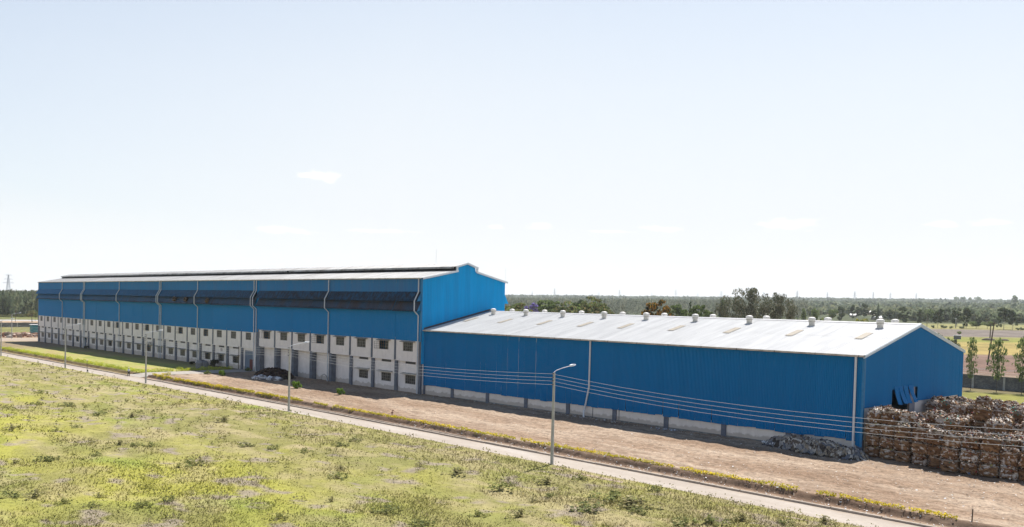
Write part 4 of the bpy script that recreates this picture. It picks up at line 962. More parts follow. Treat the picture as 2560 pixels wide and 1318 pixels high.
dup(L0, (7.2, -28.5, pz(7.2)), 0, 'second nearest concrete street lamp, before the blank recessed white bays')
dup(L0, (-43.4, -28.4, pz(-43.4)), 0, 'concrete street lamp beside the junction of the side path')
dup(L0, (-84.8, -29.3, pz(-84.8)), 0, 'leftmost concrete street lamp on the near road')
dup(L0, (-133.6, -29.6, pz(-133.6)), 0, 'street lamp at the far left edge of the photo')
dup(L0, (107.5, -28.8, pz(107.5)), 0, 'street lamp beyond the right edge of the photo')
dup(L0, (-233.5, -1.8, pz(-233)), 0, 'distant street lamp by the far cross road and broken stone')
for k, dz in enumerate((.12, .47, .81, 1.16)):
    path = []
    for (x0, y0), (x1, y1) in zip(ps[:-1], ps[1:]):
        for q in range(13):
            t = q / 12; path.append((x0 + (x1 - x0) * t, y0 + (y1 - y0) * t - .3, pz(x0) * (1 - t) + pz(x1) * t + 8.95 - dz - (1.05 if x0 > 50 else .62) * 4 * t * (1 - t)))
    w = obj('overhead_wire', MB().tube(path, .0115, 4), M['wire'])
    tagged(w, '%s thin pale wire strung between the street lamps' % ['topmost', 'second from top', 'third from top', 'lowest'][k], 'wire', 'overhead wires along the road')
# small things along the road
t = thing('marker_post', 'thin metal post with a small cross head in the grass verge', 'post', (-71.6, -29.2, pz(-71)))
obj('shaft', MB().tube([(0, 0, 0), (0, 0, 2.55)], .045, 6), M['steel_dark'], t); obj('head', MB().box(-.28, .28, -.08, .08, 2.5, 2.62), M['vent_metal'], t); obj('box', MB().box(.12, .42, -.1, .1, .3, .65), M['steel_dark'], t)
t = thing('standpipe', 'short red standpipe with a bent top in the yellow hedge', 'pipe', (22.6, -22.2, float(Sn(22)) - .0))
obj('riser', MB().tube([(0, 0, 0), (0, 0, .95), (.06, 0, 1.05), (.3, 0, 1.05), (.36, 0, .92)], .05, 6), M['red'], t); obj('valve', MB().box(-.12, .12, -.12, .12, .62, .74), M['red'], t)
tagged(obj('wooden_stake', MB().tube([(0, 0, -.2), (0.03, 0, 1.1)], .05, 5), M['wood'], None, (93.4, -22.6, .05)), 'dark wooden stake at the right end of the yellow hedge', 'stake')
t = thing('water_tank', 'squat dark grey round tank on the lawn near the side path', 'tank', (-68.9, -6.2, float(Sn(-69))))
obj('shell', MB().lathe([(1.35, 0), (1.42, .5), (1.38, 1.2), (1.1, 1.65), (.5, 1.85)], 18), M['concrete_dark'], t, smooth=True); obj('lid', MB().lathe([(.5, 1.85), (.5, 1.95), (.05, 2.0)], 14), M['steel_dark'], t)
obj('upright', MB().tube([(1.3, -.6, 0), (1.3, -.6, 1.9)], .06, 6), M['steel_dark'], t)
mb = MB(); 
tagged(obj('black_hose', MB().tube([(-19.5, -.2, .1), (-19.2, -.3, 1.0), (-18.3, -.35, 1.25), (-17.4, -.4, .9), (-16.6, -.6, .05)], .05, 6), M['steel_dark'], None, (-10.5, 0, 0)), 'black hose looping up against a blank white bay', 'hose')
# far poles
t = thing('utility_pole', 'tall dark wooden pole between two young trees beyond the wall', 'pole', (27.5, 194.1, T(27.5, 194.1))); obj('shaft', MB().tube([(0, 0, -1), (1.6, 0, 13.2)], [.24, .15], 7), M['wood'], t); obj('crossarm', MB().box(.9, 2.3, -.1, .1, 12.4, 12.6), M['wood'], t)
t = thing('utility_pole', 'more distant wooden pole seen touching the taller one', 'pole', (-32.9, 393.8, T(-32.9, 393.8))); obj('shaft', MB().tube([(0, 0, -1), (.2, 0, 7.8)], [.3, .2], 7), M['wood'], t)
t = thing('utility_pole', 'pale post with a bright cap in front of the far tree row', 'pole', (-103.4, 552.4, T(-103, 552))); obj('shaft', MB().tube([(0, 0, -1), (0, 0, 6.2)], [.35, .25], 7), M['concrete'], t); obj('cap', MB().box(-.4, .4, -.4, .4, 6.2, 6.9), M['trim_white'], t)
t = thing('utility_pole', 'thin distant pole beyond the long dark wall at left', 'pole', (-470.3, 60.2, T(-470, 60))); obj('shaft', MB().tube([(0, 0, -1), (0, 0, 8.6)], [.14, .1], 6), M['wood'], t)
t = thing('utility_pole', 'thin distant pole in the field left of the gable peak', 'pole', (-122.5, 552, T(-122, 552))); obj('shaft', MB().tube([(0, 0, -1), (0, 0, 10)], [.2, .14], 6), M['wood'], t)
# pylons on the horizon
py = MB(); H = 40; hw = lambda z: 3.6 * (1 - z / H) ** 1.25 + .6
zs = [0, 7, 13, 18, 22.5, 26, 29, 32, 35, 37.5, 40]
for a_, b_ in zip(zs[:-1], zs[1:]):
    for sx, sy in ((-1, -1), (1, -1), (1, 1), (-1, 1)):
        py.beam((sx * hw(a_), sy * hw(a_), a_), (sx * hw(b_), sy * hw(b_), b_), .42)
    for sx, sy, tx, ty in ((-1, -1, 1, -1), (1, -1, 1, 1), (1, 1, -1, 1), (-1, 1, -1, -1)):
        py.beam((sx * hw(a_), sy * hw(a_), a_), (tx * hw(b_), ty * hw(b_), b_), .25); py.beam((tx * hw(a_), ty * hw(a_), a_), (sx * hw(b_), sy * hw(b_), b_), .25)
pme = shared('tower', py, M['pylon'])
ar = MB()
for z, w_ in ((27, 8.5), (33, 6.5), (39.5, 5)):
    ar.beam((-w_, 0, z), (w_, 0, z), .4); ar.beam((-w_, 0, z), (0, 0, z + 2), .25); ar.beam((w_, 0, z), (0, 0, z + 2), .25)
ame = shared('cross_arms', ar, M['pylon'])
PYL = [(-2518, 2369, 33), (-2833, 2907, 38), (-1937, 2106, 43), (-2608, 3138, 38), (-1844, 2345, 41), (-2430, 3322, 38), (-1704, 2489, 44), (-2275, 3481, 38), (-1701, 2779, 42),
       (-1744, 3166, 41), (-1451, 2893, 45), (-1513, 3260, 42), (-1303, 3045, 45), (-1427, 3492, 46), (-1502, 3846, 46), (-1539, 4238, 46)]
PYL.sort(key=lambda p: math.atan2(p[1] + 90, p[0] - 115), reverse=True)
for k, (x, y, h) in enumerate([(-2017, 444, 54)] + PYL):
    lab = 'pale lattice pylon standing above the forest at the far left' if k == 0 else '%s pylon from the left in the hazy row on the horizon' % (ORD[k - 1])
    t = thing('pylon', lab, 'pylon', (x, y, T(x, y)), R(35 if k else 55), 'lattice pylons on the horizon'); t.scale = (h / 40,) * 3
    obj('tower', pme, None, t); obj('cross_arms', ame, None, t)
# small farm buildings
HL_ = ['white roofed farmhouse left of the round yellow green bush', 'largest white roofed farmhouse above the round yellow green bush', 'tiny white hut right of the thin conifer', 'pale building on a cleared slope above the far trees', 'bright roofed building in the far clearing',
       'tiny hut in the distant trees, highest on the slope', 'white gable peeping out above the green thicket', 'long low white roof beside the thin conifer', 'long pale roof line behind the far tree row']
for k, (x, y, w_, h) in enumerate([(-304, 834, 5.7, 2.6), (-360, 998, 8.6, 4.0), (-254, 788, 2.8, 2.0), (-368, 1315, 7.5, 3.7), (-439, 1631, 8.4, 4.4), (-593, 2176, 8.8, 4.8), (-171, 820, 2.8, 2.6), (-235, 732, 8.3, 2.4), (-282, 877, 8.8, 2.4)]):
    t = thing('farmhouse', HL_[k], 'house', (x, y, T(x, y)), R(40 + 7 * k), 'small farm buildings among the far trees'); w_ *= 1.2; h *= 1.25
    obj('wall', MB().box(-w_ / 2, w_ / 2, -w_ * .35, w_ * .35, -.5, h * .65), M['house_wall'], t)
    e = w_ / 2 + .3; d = w_ * .35 + .4; z = h * .65
    obj('roof', MB().add([(-e, -d, z), (e, -d, z), (e, d, z), (-e, d, z), (-e, 0, z + h * .45), (e, 0, z + h * .45)], [(0, 1, 5, 4), (2, 3, 4, 5), (0, 4, 3), (1, 2, 5), (3, 2, 1, 0)]), M['house_roof'], t)
    obj('door', MB().box(-.4, .4, -w_ * .35 - .05, -w_ * .35 + .02, -.4, h * .5), M['wood'], t)
t = thing('stone_shed', 'small grey stone shed with a pale slab roof in the yellow field', 'shed', (-40.1, 368.8, T(-40, 368.8)), R(20))
obj('wall', MB().box(-1.6, 1.6, -1.4, 1.4, -.4, 1.7), M['concrete_dark'], t); obj('roof', MB().box(-1.8, 1.8, -1.6, 1.6, 1.7, 1.95), M['trim_white'], t)
for x, y, s, lab in ((-25.9, 368.8, (3.1, 2, 1.2), 'low grassy soil mound behind the wooden poles'), (-19.7, 371.6, (2.2, 1.8, .9), 'low scrubby mound right of the wooden poles')):
    mb = MB().lathe([(1, 0), (.9, .45), (.6, .8), (.2, 1.0)], 12); tagged(obj('soil_mound', mb, M['bark'], None, (x, y, T(x, y) - .1), (0, 0, .4), s), lab, 'mound')

# ================================================================ PERSON
def skin(name, pts, edges, radii, mat, parent=None, sub=1):
    me = bpy.data.meshes.new(name); me.from_pydata(pts, edges, []); o = bpy.data.objects.new(name, me); col.objects.link(o)
    md = o.modifiers.new('s', 'SKIN'); o.modifiers.new('b', 'SUBSURF').levels = sub; o.modifiers['b'].render_levels = sub
    for v, r in zip(me.skin_vertices[0].data, radii): v.radius = (r, r) if not isinstance(r, tuple) else r
    me.skin_vertices[0].data[0].use_root = True
    dg = bpy.context.evaluated_depsgraph_get(); nm = bpy.data.meshes.new_from_object(o.evaluated_get(dg)); nm.name = name
    bpy.data.objects.remove(o); nm.materials.clear(); nm.materials.append(mat); nm.polygons.foreach_set('use_smooth', [True] * len(nm.polygons))
    return obj(name, nm, None, parent)
simple('skin_dark', (.09, .05, .035), .6, .05); simple('shirt_white', (.62, .64, .68), .8, .06); simple('trousers', (.03, .035, .05), .8, .1); simple('cap', (.70, .66, .60), .8, .05)
px_, py_ = -58.6, -25.75
t = thing('person', 'person in a white shirt, dark trousers and pale cap standing at the kerb corner', 'person', (px_, py_, pz(px_) + .03), R(35))
P = [(0, 0, .92), (0, 0, 1.10), (0, 0, 1.34), (0, .0, 1.46), (0, .01, 1.52), (0, .015, 1.66),
     (.10, 0, .88), (.12, .03, .48), (.13, -.02, .08), (.13, .13, .03), (-.10, 0, .88), (-.13, -.06, .49), (-.15, -.16, .09), (-.15, -.02, .03),
     (.19, 0, 1.40), (.27, .03, 1.13), (.20, .22, 1.10), (.15, .28, 1.16), (-.19, 0, 1.40), (-.27, -.02, 1.12), (-.24, .12, .93), (-.23, .16, .86)]
E_ = [(0, 1), (1, 2), (2, 3), (3, 4), (4, 5), (0, 6), (6, 7), (7, 8), (8, 9), (0, 10), (10, 11), (11, 12), (12, 13), (2, 14), (14, 15), (15, 16), (16, 17), (2, 18), (18, 19), (19, 20), (20, 21)]
rr = [.14, .12, .15, .07, .055, .105, .09, .06, .045, .035, .09, .06, .045, .035, .055, .042, .034, .036, .055, .042, .034, .036]
skin('body', P, E_, rr, M['skin_dark'], t)
skin('shirt', [(0, 0, .95), (0, 0, 1.14), (0, 0, 1.37), (.19, 0, 1.41), (.27, .03, 1.15), (-.19, 0, 1.41), (-.27, -.02, 1.14)], [(0, 1), (1, 2), (2, 3), (3, 4), (2, 5), (5, 6)], [.17, .155, .17, .08, .062, .08, .062], M['shirt_white'], t)
skin('trousers', [(0, 0, .93), (.10, 0, .86), (.12, .03, .48), (.13, -.02, .12), (-.10, 0, .86), (-.13, -.06, .49), (-.15, -.16, .13)], [(0, 1), (1, 2), (2, 3), (0, 4), (4, 5), (5, 6)], [.16, .11, .082, .068, .11, .082, .068], M['trousers'], t)
obj('cap', MB().lathe([(.12, 1.70), (.125, 1.74), (.10, 1.80), (.04, 1.83)], 12).add([(-.09, .08, 1.705), (.09, .08, 1.705), (.07, .22, 1.69), (-.07, .22, 1.69)], [(0, 1, 2, 3)]), M['cap'], t)
# ================================================================ VEGETATION
def leaves(pts, size, cols, jitter=.5, aspect=.6, updir=None, rg=nrg):
    """one small quad leaf clump per point"""
    n = len(pts); u = rg.normal(size=(n, 3)); u /= np.linalg.norm(u, axis=1)[:, None]
    if updir is not None: u = u * jitter + np.asarray(updir); u /= np.linalg.norm(u, axis=1)[:, None]
    w = rg.normal(size=(n, 3)); w -= (w * u).sum(1)[:, None] * u; w /= np.linalg.norm(w, axis=1)[:, None]
    s = (np.asarray(size) * rg.uniform(.6, 1.3, n))[:, None]; a_ = aspect
    v = np.stack([pts - u * s, pts + w * s * a_ - u * s * .1, pts + u * s, pts - w * s * a_ + u * s * .1], 1).reshape(-1, 3)
    return v, np.repeat(cols, 4, 0)
def palette(n, cs, rg=nrg, var=.2):
    c = np.array(cs)[rg.integers(0, len(cs), n)]; return c * rg.uniform(1 - var, 1 + var, n)[:, None]
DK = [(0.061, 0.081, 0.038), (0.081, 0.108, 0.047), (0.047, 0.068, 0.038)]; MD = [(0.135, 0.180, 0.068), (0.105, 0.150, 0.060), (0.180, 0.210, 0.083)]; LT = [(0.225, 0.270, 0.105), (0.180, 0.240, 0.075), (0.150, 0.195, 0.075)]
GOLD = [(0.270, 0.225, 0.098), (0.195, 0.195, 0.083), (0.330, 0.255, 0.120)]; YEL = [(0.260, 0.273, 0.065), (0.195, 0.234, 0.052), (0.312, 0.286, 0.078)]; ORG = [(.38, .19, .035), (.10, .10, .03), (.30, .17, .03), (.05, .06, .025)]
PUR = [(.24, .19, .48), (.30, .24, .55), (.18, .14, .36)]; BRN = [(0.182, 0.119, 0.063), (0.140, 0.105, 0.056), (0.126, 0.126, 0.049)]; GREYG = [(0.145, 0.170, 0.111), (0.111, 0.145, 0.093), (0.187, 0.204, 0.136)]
def blob_pts(n, cs, rg):
    """points spread through overlapping lobes: cs rows x,y,z,rx,ry,rz"""
    cs = np.array(cs, float); w = cs[:, 3] * cs[:, 4] + cs[:, 5] ** 2; k = rg.choice(len(cs), n, p=w / w.sum())
    d = rg.normal(size=(n, 3)); d /= np.linalg.norm(d, axis=1)[:, None]; r = rg.uniform(.45, 1.05, n) ** .6
    return cs[k, :3] + d * cs[k, 3:] * r[:, None]
def crown(kind, seed, pal, n=900, size=.055):
    """unit tree, 1 high and 1 wide; returns (crown mesh, trunk mesh)"""
    rg = np.random.default_rng(seed); r = random.Random(seed); L = []; tr = MB(); limbs = []
    if kind == 'round':
        for k in range(11): L.append((r.uniform(-.3, .3), r.uniform(-.3, .3), r.uniform(.35, .82), r.uniform(.14, .24), r.uniform(.14, .24), r.uniform(.10, .17)))
        tz = .35
    elif kind == 'dark':
        for k in range(22): z = r.uniform(.18, .95); w = .36 * (1 - abs(z - .55) * 1.1); L.append((r.uniform(-w, w), r.uniform(-w, w), z, r.uniform(.10, .20), r.uniform(.10, .20), r.uniform(.045, .10)))
        tz = .6
    elif kind == 'umbrella':
        for k in range(14): a_ = r.uniform(0, 6.28); q = r.uniform(0, .36); L.append((q * math.cos(a_), q * math.sin(a_), r.uniform(.74, .93) - q * .3, r.uniform(.12, .2), r.uniform(.12, .2), r.uniform(.035, .07)))
        for k in range(5): a_ = r.uniform(0, 6.28); q = r.uniform(.1, .36); L.append((q * math.cos(a_), q * math.sin(a_), r.uniform(.5, .7), r.uniform(.08, .15), r.uniform(.08, .15), r.uniform(.03, .06)))
        tz = .8
    elif kind == 'cypress':
        for k in range(16): z = .1 + .86 * k / 16; w = .42 * (1 - z) ** .7; L.append((r.uniform(-.3, .3) * w, r.uniform(-.3, .3) * w, z, w * .8 + .03, w * .8 + .03, .07))
        tz = .8
    elif kind == 'feather':
        for k in range(18): z = .15 + .8 * k / 18; w = .36 * math.sin(min(1, (1 - z) * 1.6) * 1.57); L.append((r.uniform(-.7, .7) * w + z * .12, r.uniform(-.7, .7) * w, z, .13, .13, .07))
        tz = .9
    elif kind == 'young':
        for k in range(46): z = .26 + .73 * k / 46; w = max(.05, .36 * math.sin(min(3.0, (1 - z) / .74 * 2.5 + .3))); L.append((r.uniform(-w, w), r.uniform(-w, w), z, r.uniform(.10, .24), r.uniform(.10, .24), r.uniform(.03, .06)))
        tz = .95
    elif kind == 'big':
        for k in range(90):
            a_ = r.uniform(-1, 1); z = r.uniform(.15, 1.0 - .24 * abs(a_) ** 2.2 - r.uniform(0, .05)); L.append((a_ * .47, r.uniform(-.25, .25), z, r.uniform(.06, .11), r.uniform(.06, .12), r.uniform(.04, .09)))
        tz = .7
    elif kind == 'canopy':
        for k in range(60):
            a_ = r.uniform(0, 6.28); q = .46 * math.sqrt(r.random()); zt = .985 - .26 * (q / .46) ** 2
            L.append((q * math.cos(a_), q * math.sin(a_), r.uniform(zt - .22, zt), r.uniform(.05, .12), r.uniform(.05, .12), r.uniform(.014, .034)))
        for k in range(8): a_ = r.uniform(0, 6.28); L.append((.25 * math.cos(a_), .25 * math.sin(a_), r.uniform(.35, .6), .15, .15, .06))
        tz = .8
    elif kind == 'weed':
        for k in range(14): a_ = r.uniform(0, 6.28); q = r.uniform(0, .5) ; L.append((q * math.cos(a_), q * math.sin(a_), r.uniform(.15, .75 - q), r.uniform(.06, .16), r.uniform(.06, .16), r.uniform(.1, .26)))
        tz = .2
    elif kind == 'bush':
        for k in range(9): L.append((r.uniform(-.32, .32), r.uniform(-.3, .3), r.uniform(.2, .72), r.uniform(.13, .24), r.uniform(.13, .24), r.uniform(.14, .25)))
        tz = .2
    pts = blob_pts(n, L, rg); pts[:, 2] = np.clip(pts[:, 2], .02, 1.02)
    pc = palette(n, pal, rg); 
    lum = .75 + .5 * vnoise(pts[:, 0] * 6 + seed, pts[:, 2] * 6 + pts[:, 1] * 5)
    v, c = leaves(pts, size, pc * lum[:, None], rg=rg, updir=(.22, 0, .8) if kind in ('feather', 'big') else None, jitter=.7, aspect=.35 if kind in ('feather', 'big') else .65)
    cm = fast_mesh('crown', v, 4, c); cm.materials.append(M['leaf'])
    w = .012 if kind != 'umbrella' else .02
    tr.tube([(0, 0, -.03), (r.uniform(-.02, .02), 0, tz * .5), (r.uniform(-.03, .03), r.uniform(-.03, .03), tz)], [w * 1.5, w * 1.1, w * .4], 6)
    for q in r.sample(L, min(9, len(L))):
        z0 = max(.08, min(tz, q[2] - .12)) if kind != 'big' else .05
        tr.tube([(0, 0, z0), (q[0] * .6, q[1] * .6, (z0 + q[2]) / 2 + .02), (q[0], q[1], q[2])], [w * .7, w * .5, w * .25], 4)
    tm = tr.mesh('trunk'); tm.materials.append(M['bark_pale'] if kind in ('dark',) else M['bark'])
    return cm, tm
CR = {}
def proto(kind, pal, key, n=900, size=.055, k=2): CR[key] = [crown(kind, hash_(key) + i * 7, pal, n, size) for i in range(k)]
def hash_(s): return sum(ord(c) * (i + 1) for i, c in enumerate(s)) % 997
proto('young', MD + LT, 'young', 1150, .034, 3); proto('umbrella', GOLD + MD, 'umbrella', 2600, .03, 3); proto('round', PUR + [(.14, .13, .10)], 'purple', 1500, .035, 1)
proto('round', MD + LT, 'round', 1500, .042, 3); proto('round', DK + MD, 'darkround', 1500, .04, 1); proto('cypress', DK, 'cypress', 900, .04, 2); proto('round', ORG, 'flower', 2600, .03, 1)
proto('feather', GREYG + MD, 'feather', 1300, .04, 1); proto('big', [(.15, .145, .09), (.10, .11, .065), (.07, .085, .045), (.19, .175, .11)], 'big', 11000, .018, 2); proto('bush', MD + GREYG, 'bush', 420, .08, 2); proto('bush', BRN, 'brown', 900, .05, 1)
proto('round', YEL, 'yellow', 1100, .05, 1); proto('dark', DK + DK + [(.10, .12, .06)], 'dark', 1500, .045, 4); proto('round', LT + MD, 'thicket', 1100, .05, 1)
proto('umbrella', YEL + LT, 'brightumb', 900, .05, 1); proto('umbrella', DK, 'darkumb', 700, .05, 1)
TREES = [
    ('young', 52.4, 103.4, 11.1, 2.8, 'young leafy tree nearest the blue gable, before the block wall'),
    ('young', 57.3, 103.3, 11.0, 4.2, 'young tree with drooping pale green side branches before the block wall'),
    ('young', 61.6, 104.2, 11.6, 3.7, 'young tree at the right edge before the block wall'),
    ('umbrella', -99.0, 119.8, 16.3, 8.3, 'flat olive acacia beside the corner of the tall blue building'),
    ('purple', -116.6, 144.7, 16.4, 4.6, 'jacaranda tree with purple blossom'),
    ('round', -118.9, 156.7, 17.9, 8.1, 'light green bushy tree right of the purple blossom tree'),
    ('umbrella', -107.2, 154.4, 16.9, 8.8, 'brownish green spreading acacia between two greener trees'),
    ('darkround', -113.7, 169.2, 17.2, 6.4, 'dark green tree against a golden green acacia'),
    ('umbrella', -93.5, 154.1, 18.5, 9.1, 'tall golden green acacia behind the low white roof'),
    ('cypress', -110.3, 179.9, 17.3, 1.5, 'narrow dark cypress beside the golden green acacia'),
    ('flower', -35.2, 113.6, 17.6, 5.8, 'round tree covered with orange blossom'),
    ('cypress', -57.3, 162.7, 18.4, 4.7, 'dark pointed evergreen tree among green bushy trees'),
    ('round', -72.4, 175.9, 16.8, 5.3, 'green bushy tree right of the orange blossom tree'),
    ('round', -49.4, 156.5, 16.9, 4.8, 'green bushy tree left of the tall leaning feathery tree'),
    ('round', -41.7, 150.0, 15.1, 2.6, 'small olive bush at the white roof ridge'),
    ('feather', -50.1, 170.0, 19.5, 3.9, 'slender leaning feathery tree left of the large dark tree'),
    ('big', -43.9, 176.5, 22.1, 18.0, 'largest dark feathery tree behind the white roof ridge'),
    ('big', -36.4, 184.2, 20.5, 11.1, 'dark feathery tree right of the largest tree'),
    ('bush', -44.8, 218.6, 14.0, 4.9, 'round brown leafless bush behind the roof ridge'),
    ('bush', -44.6, 233.1, 13.3, 5.6, 'olive green bush right of the brown bush'),
    ('round', -136.6, 397.0, 14.9, 3.6, 'dark rounded tree above the brown bush'),
    ('round', -131.7, 402.0, 14.3, 4.6, 'dark conical tree between two roof ventilators'),
    ('round', -219.8, 607.7, 11.7, 8.7, 'broad green tree standing left of its darker twin'),
    ('dark', -215.4, 614.4, 12.7, 6.7, 'dark tree with pale trunk right of its broader twin'),
    ('yellow', -68.4, 323.5, 12.0, 8.5, 'round yellow green bush behind the roof ridge'),
    ('dark', -247.4, 707.5, 13.9, 6.0, 'dark tree left of the white roofed farmhouse'),
    ('dark', -258.9, 745.9, 11.8, 7.8, 'dark spreading tree beside the white roofed farmhouse'),
    ('dark', -271.4, 787.9, 14.7, 7.4, 'airy tree above the white roofed farmhouse'),
    ('cypress', -186.9, 621.0, 16.4, 3.9, 'tall thin conifer right of the white roofed farmhouse'),
    ('dark', -211.3, 670.0, 9.8, 6.3, 'dark bushy tree at the foot of the thin conifer'),
    ('dark', -209.0, 696.7, 9.7, 7.2, 'dark tree left of the low gable ridge'),
    ('dark', -160.3, 606.4, 12.9, 7.5, 'dark tree above the far end of the ridge'),
    ('dark', -152.9, 619.9, 11.4, 7.0, 'thin crowned tree above the low gable peak'),
    ('round', -172.2, 690.6, 12.1, 7.6, 'loose pale tree right of the low gable peak'),
    ('dark', -111.2, 540.9, 12.8, 7.8, 'dark tree with crooked pale trunk by the field edge'),
    ('dark', -163.1, 706.5, 11.5, 7.6, 'tall dark tree behind the wooden post'),
    ('dark', -119.6, 602.4, 12.9, 9.0, 'broad dark tree left half of a touching pair'),
    ('dark', -95.8, 549.9, 13.8, 8.3, 'broad dark tree right half of a touching pair'),
    ('dark', -88.0, 549.4, 7.6, 4.4, 'small dark tree in the green thicket'),
    ('round', -89.0, 548.4, 5.2, 9.3, 'bright green thicket left half beside the field'),
    ('round', -84.1, 555.2, 5.2, 8.7, 'bright green thicket right half beside the field'),
    ('dark', -71.7, 547.7, 14.1, 10.1, 'large dark tree on thin stems at the far field'),
    ('dark', -65.4, 544.2, 12.6, 5.8, 'dark tree on one thin stem near the right edge'),
    ('dark', -141.2, 744.3, 8.8, 7.8, 'dark pointed tree behind the green thicket'),
    ('round', -609.7, 2466.3, 35.6, 19.1, 'lone big hazy tree rising above the horizon at right'),
    ('round', -1078.5, 3419.8, 32.0, 18.2, 'hazy block of trees on the horizon, left half of the left block'),
    ('round', -1062.6, 3436.2, 32.1, 21.3, 'hazy block of trees on the horizon, right half of the left block'),
    ('round', -1038.3, 3461.2, 30.9, 21.3, 'hazy block of trees on the horizon, left half of the right block'),
    ('round', -1020.3, 3479.8, 32.6, 21.3, 'hazy block of trees on the horizon, right half of the right block'),
    ('cypress', -1286.6, 1769.7, 25.3, 5.3, 'dark hazy conifer poking over the horizon above the orange tree'),
    ('cypress', -1326.4, 1728.7, 22.7, 4.2, 'small hazy conifer poking over the horizon'),
    ('bush', -109.9, 528.5, 2.5, 2.2, 'small bush at the field edge near the gable peak'),
    ('bush', -105.0, 535.3, 2.7, 4.1, 'rounded grey green bush at the field edge'),
    ('bush', -99.0, 531.3, 1.9, 2.7, 'low bush left of the wooden post'),
    ('bush', -95.0, 538.9, 2.2, 3.3, 'low bush right of the wooden post'),
    ('bush', -60.9, 539.1, 1.8, 2.9, 'left one of two dark bushes at the right edge'),
    ('bush', -59.1, 542.6, 2.3, 2.9, 'right one of two dark bushes at the right edge'),
    ('round', -55.4, 416.8, 2.4, 2.4, 'small round tree behind the stone shed'),
    ('bush', -9.0, 255.5, 7.7, 4.0, 'green shrubs showing above the gable roof edge'),
    ('bush', 5.8, 227.6, 7.4, 3.0, 'bright green bush left of the stone shed'),
    ('bush', -13.5, 291.2, 1.8, 2.3, 'small green bush at the gable eave'),
    ('umbrella', -471.4, 69.7, 7.3, 7.3, 'flat topped acacia with dark shade bush by the sandy road'),
    ('umbrella', -732.7, 118.3, 6.2, 12.5, 'wide bright green acacia canopy at the forest edge'),
    ('umbrella', -737.0, 126.8, 5.6, 7.7, 'low dark canopy tree next to the bright acacia'),
    ('round', -500.9, 79.6, 7.5, 3.6, 'pale green tree touching the tall blue building corner'),
]
for kk, pl in (('umbrella', GOLD + MD + LT), ('round', MD + LT), ('purple', PUR + [(.22, .2, .15)]), ('darkround', DK + MD), ('flower', ORG)): CR[kk + '_c'] = [crown('canopy', 50 + len(kk) * 3 + i * 5, pl, 4200, .028) for i in range(1 if kk in ('purple', 'flower') else 2)]
for k, (kind, x, y, h, w_, lab) in enumerate(TREES):
    if 110 < y < 190 and kind + '_c' in CR: kind += '_c'; w_ *= 1.5; h *= 1.05
    cm, tm = CR[kind][k % len(CR[kind])]
    t = thing('bush' if kind in ('bush', 'brown') or h < 4 else 'tree', lab, 'bush' if kind in ('bush', 'brown') or h < 4 else 'tree', (x, y, T(x, y)), (0 if kind in ('big', 'feather') else k * 1.3)); q_ = .92 if kind == 'young' else 1.12; t.scale = (w_ * q_, w_ * q_, h * (.98 if kind == 'young' else 1.02))
    if kind in ('big', 'feather'): t.rotation_euler = (0, 0, R(48))
    obj('crown', cm, None, t); obj('trunk', tm, None, t)
# ---------------------------------------------------------------- forests: far off woods, each one mass; most leaf colours paled to stand for haze
def forest(name, label, P, h, w, pal, leafn=16, slender=True, lean=.06, seed=1):
    """P: n x 2 ground points; every tree a narrow stack of leaf clumps on a stem"""
    rg = np.random.default_rng(seed); n = len(P)
    z0 = Tn(P[:, 0], P[:, 1]); hh = h * rg.uniform(.72, 1.18, n); ww = w * rg.uniform(.7, 1.3, n)
    t = rg.uniform(.12, 1.0, (n, leafn)) ** .8; t[:, 0] = .97
    prof = np.where(t < .35, t / .35, (1.04 - t) / .69) if slender else np.sin(np.clip((t - .05) / .98, 0, 1) * np.pi) ** .6
    a_ = rg.uniform(0, 6.28, (n, leafn)); q = prof * ww[:, None] * .5 * rg.uniform(.2, 1, (n, leafn))
    X = P[:, :1] + q * np.cos(a_) + t * hh[:, None] * lean; Y = P[:, 1:] + q * np.sin(a_) + t * hh[:, None] * lean * .6; Z = z0[:, None] + t * hh[:, None]
    pts = np.stack([X, Y, Z], -1).reshape(-1, 3); tc_ = palette(n, pal, rg, .25)
    c = np.repeat(tc_, leafn, 0) * rg.uniform(.8, 1.2, n * leafn)[:, None]
    s = np.repeat(ww * (.30 if slender else .34), leafn) * np.where(t.reshape(-1) > .9, .45, 1)
    v, c = leaves(pts, s, c, rg=rg, updir=(.1, 0, 1.2) if slender else (0, 0, .3), jitter=.6, aspect=.45 if slender else .75)
    o = obj(name, fast_mesh(name, v, 4, c), M['leaf'], kind='stuff'); o['label'] = label; o['category'] = 'forest'; return o
def polar(n, az0, az1, d0, d1, seed, p=1.0):
    rg = np.random.default_rng(seed); az = rg.uniform(az0, az1, n); d = 1 / (rg.uniform(1 / d1 ** p, 1 / d0 ** p, n)) ** (1 / p)
    return np.stack([114.75 + d * np.cos(az), -90.28 + d * np.sin(az)], -1)
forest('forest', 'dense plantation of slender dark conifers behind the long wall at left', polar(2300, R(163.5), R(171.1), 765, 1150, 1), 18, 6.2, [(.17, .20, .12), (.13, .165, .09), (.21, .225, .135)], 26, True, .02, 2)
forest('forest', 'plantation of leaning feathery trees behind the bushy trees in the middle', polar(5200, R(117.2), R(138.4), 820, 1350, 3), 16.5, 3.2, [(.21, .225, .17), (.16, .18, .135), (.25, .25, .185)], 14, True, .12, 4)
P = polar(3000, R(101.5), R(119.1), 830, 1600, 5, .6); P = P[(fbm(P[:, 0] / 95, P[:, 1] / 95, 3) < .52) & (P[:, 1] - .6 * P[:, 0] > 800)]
forest('forest', 'scattered rounded trees on the slope beyond the fields at right', P, 9.5, 7.5, [(.20, .225, .14), (.15, .18, .11), (.24, .25, .15)], 16, False, .0, 6)
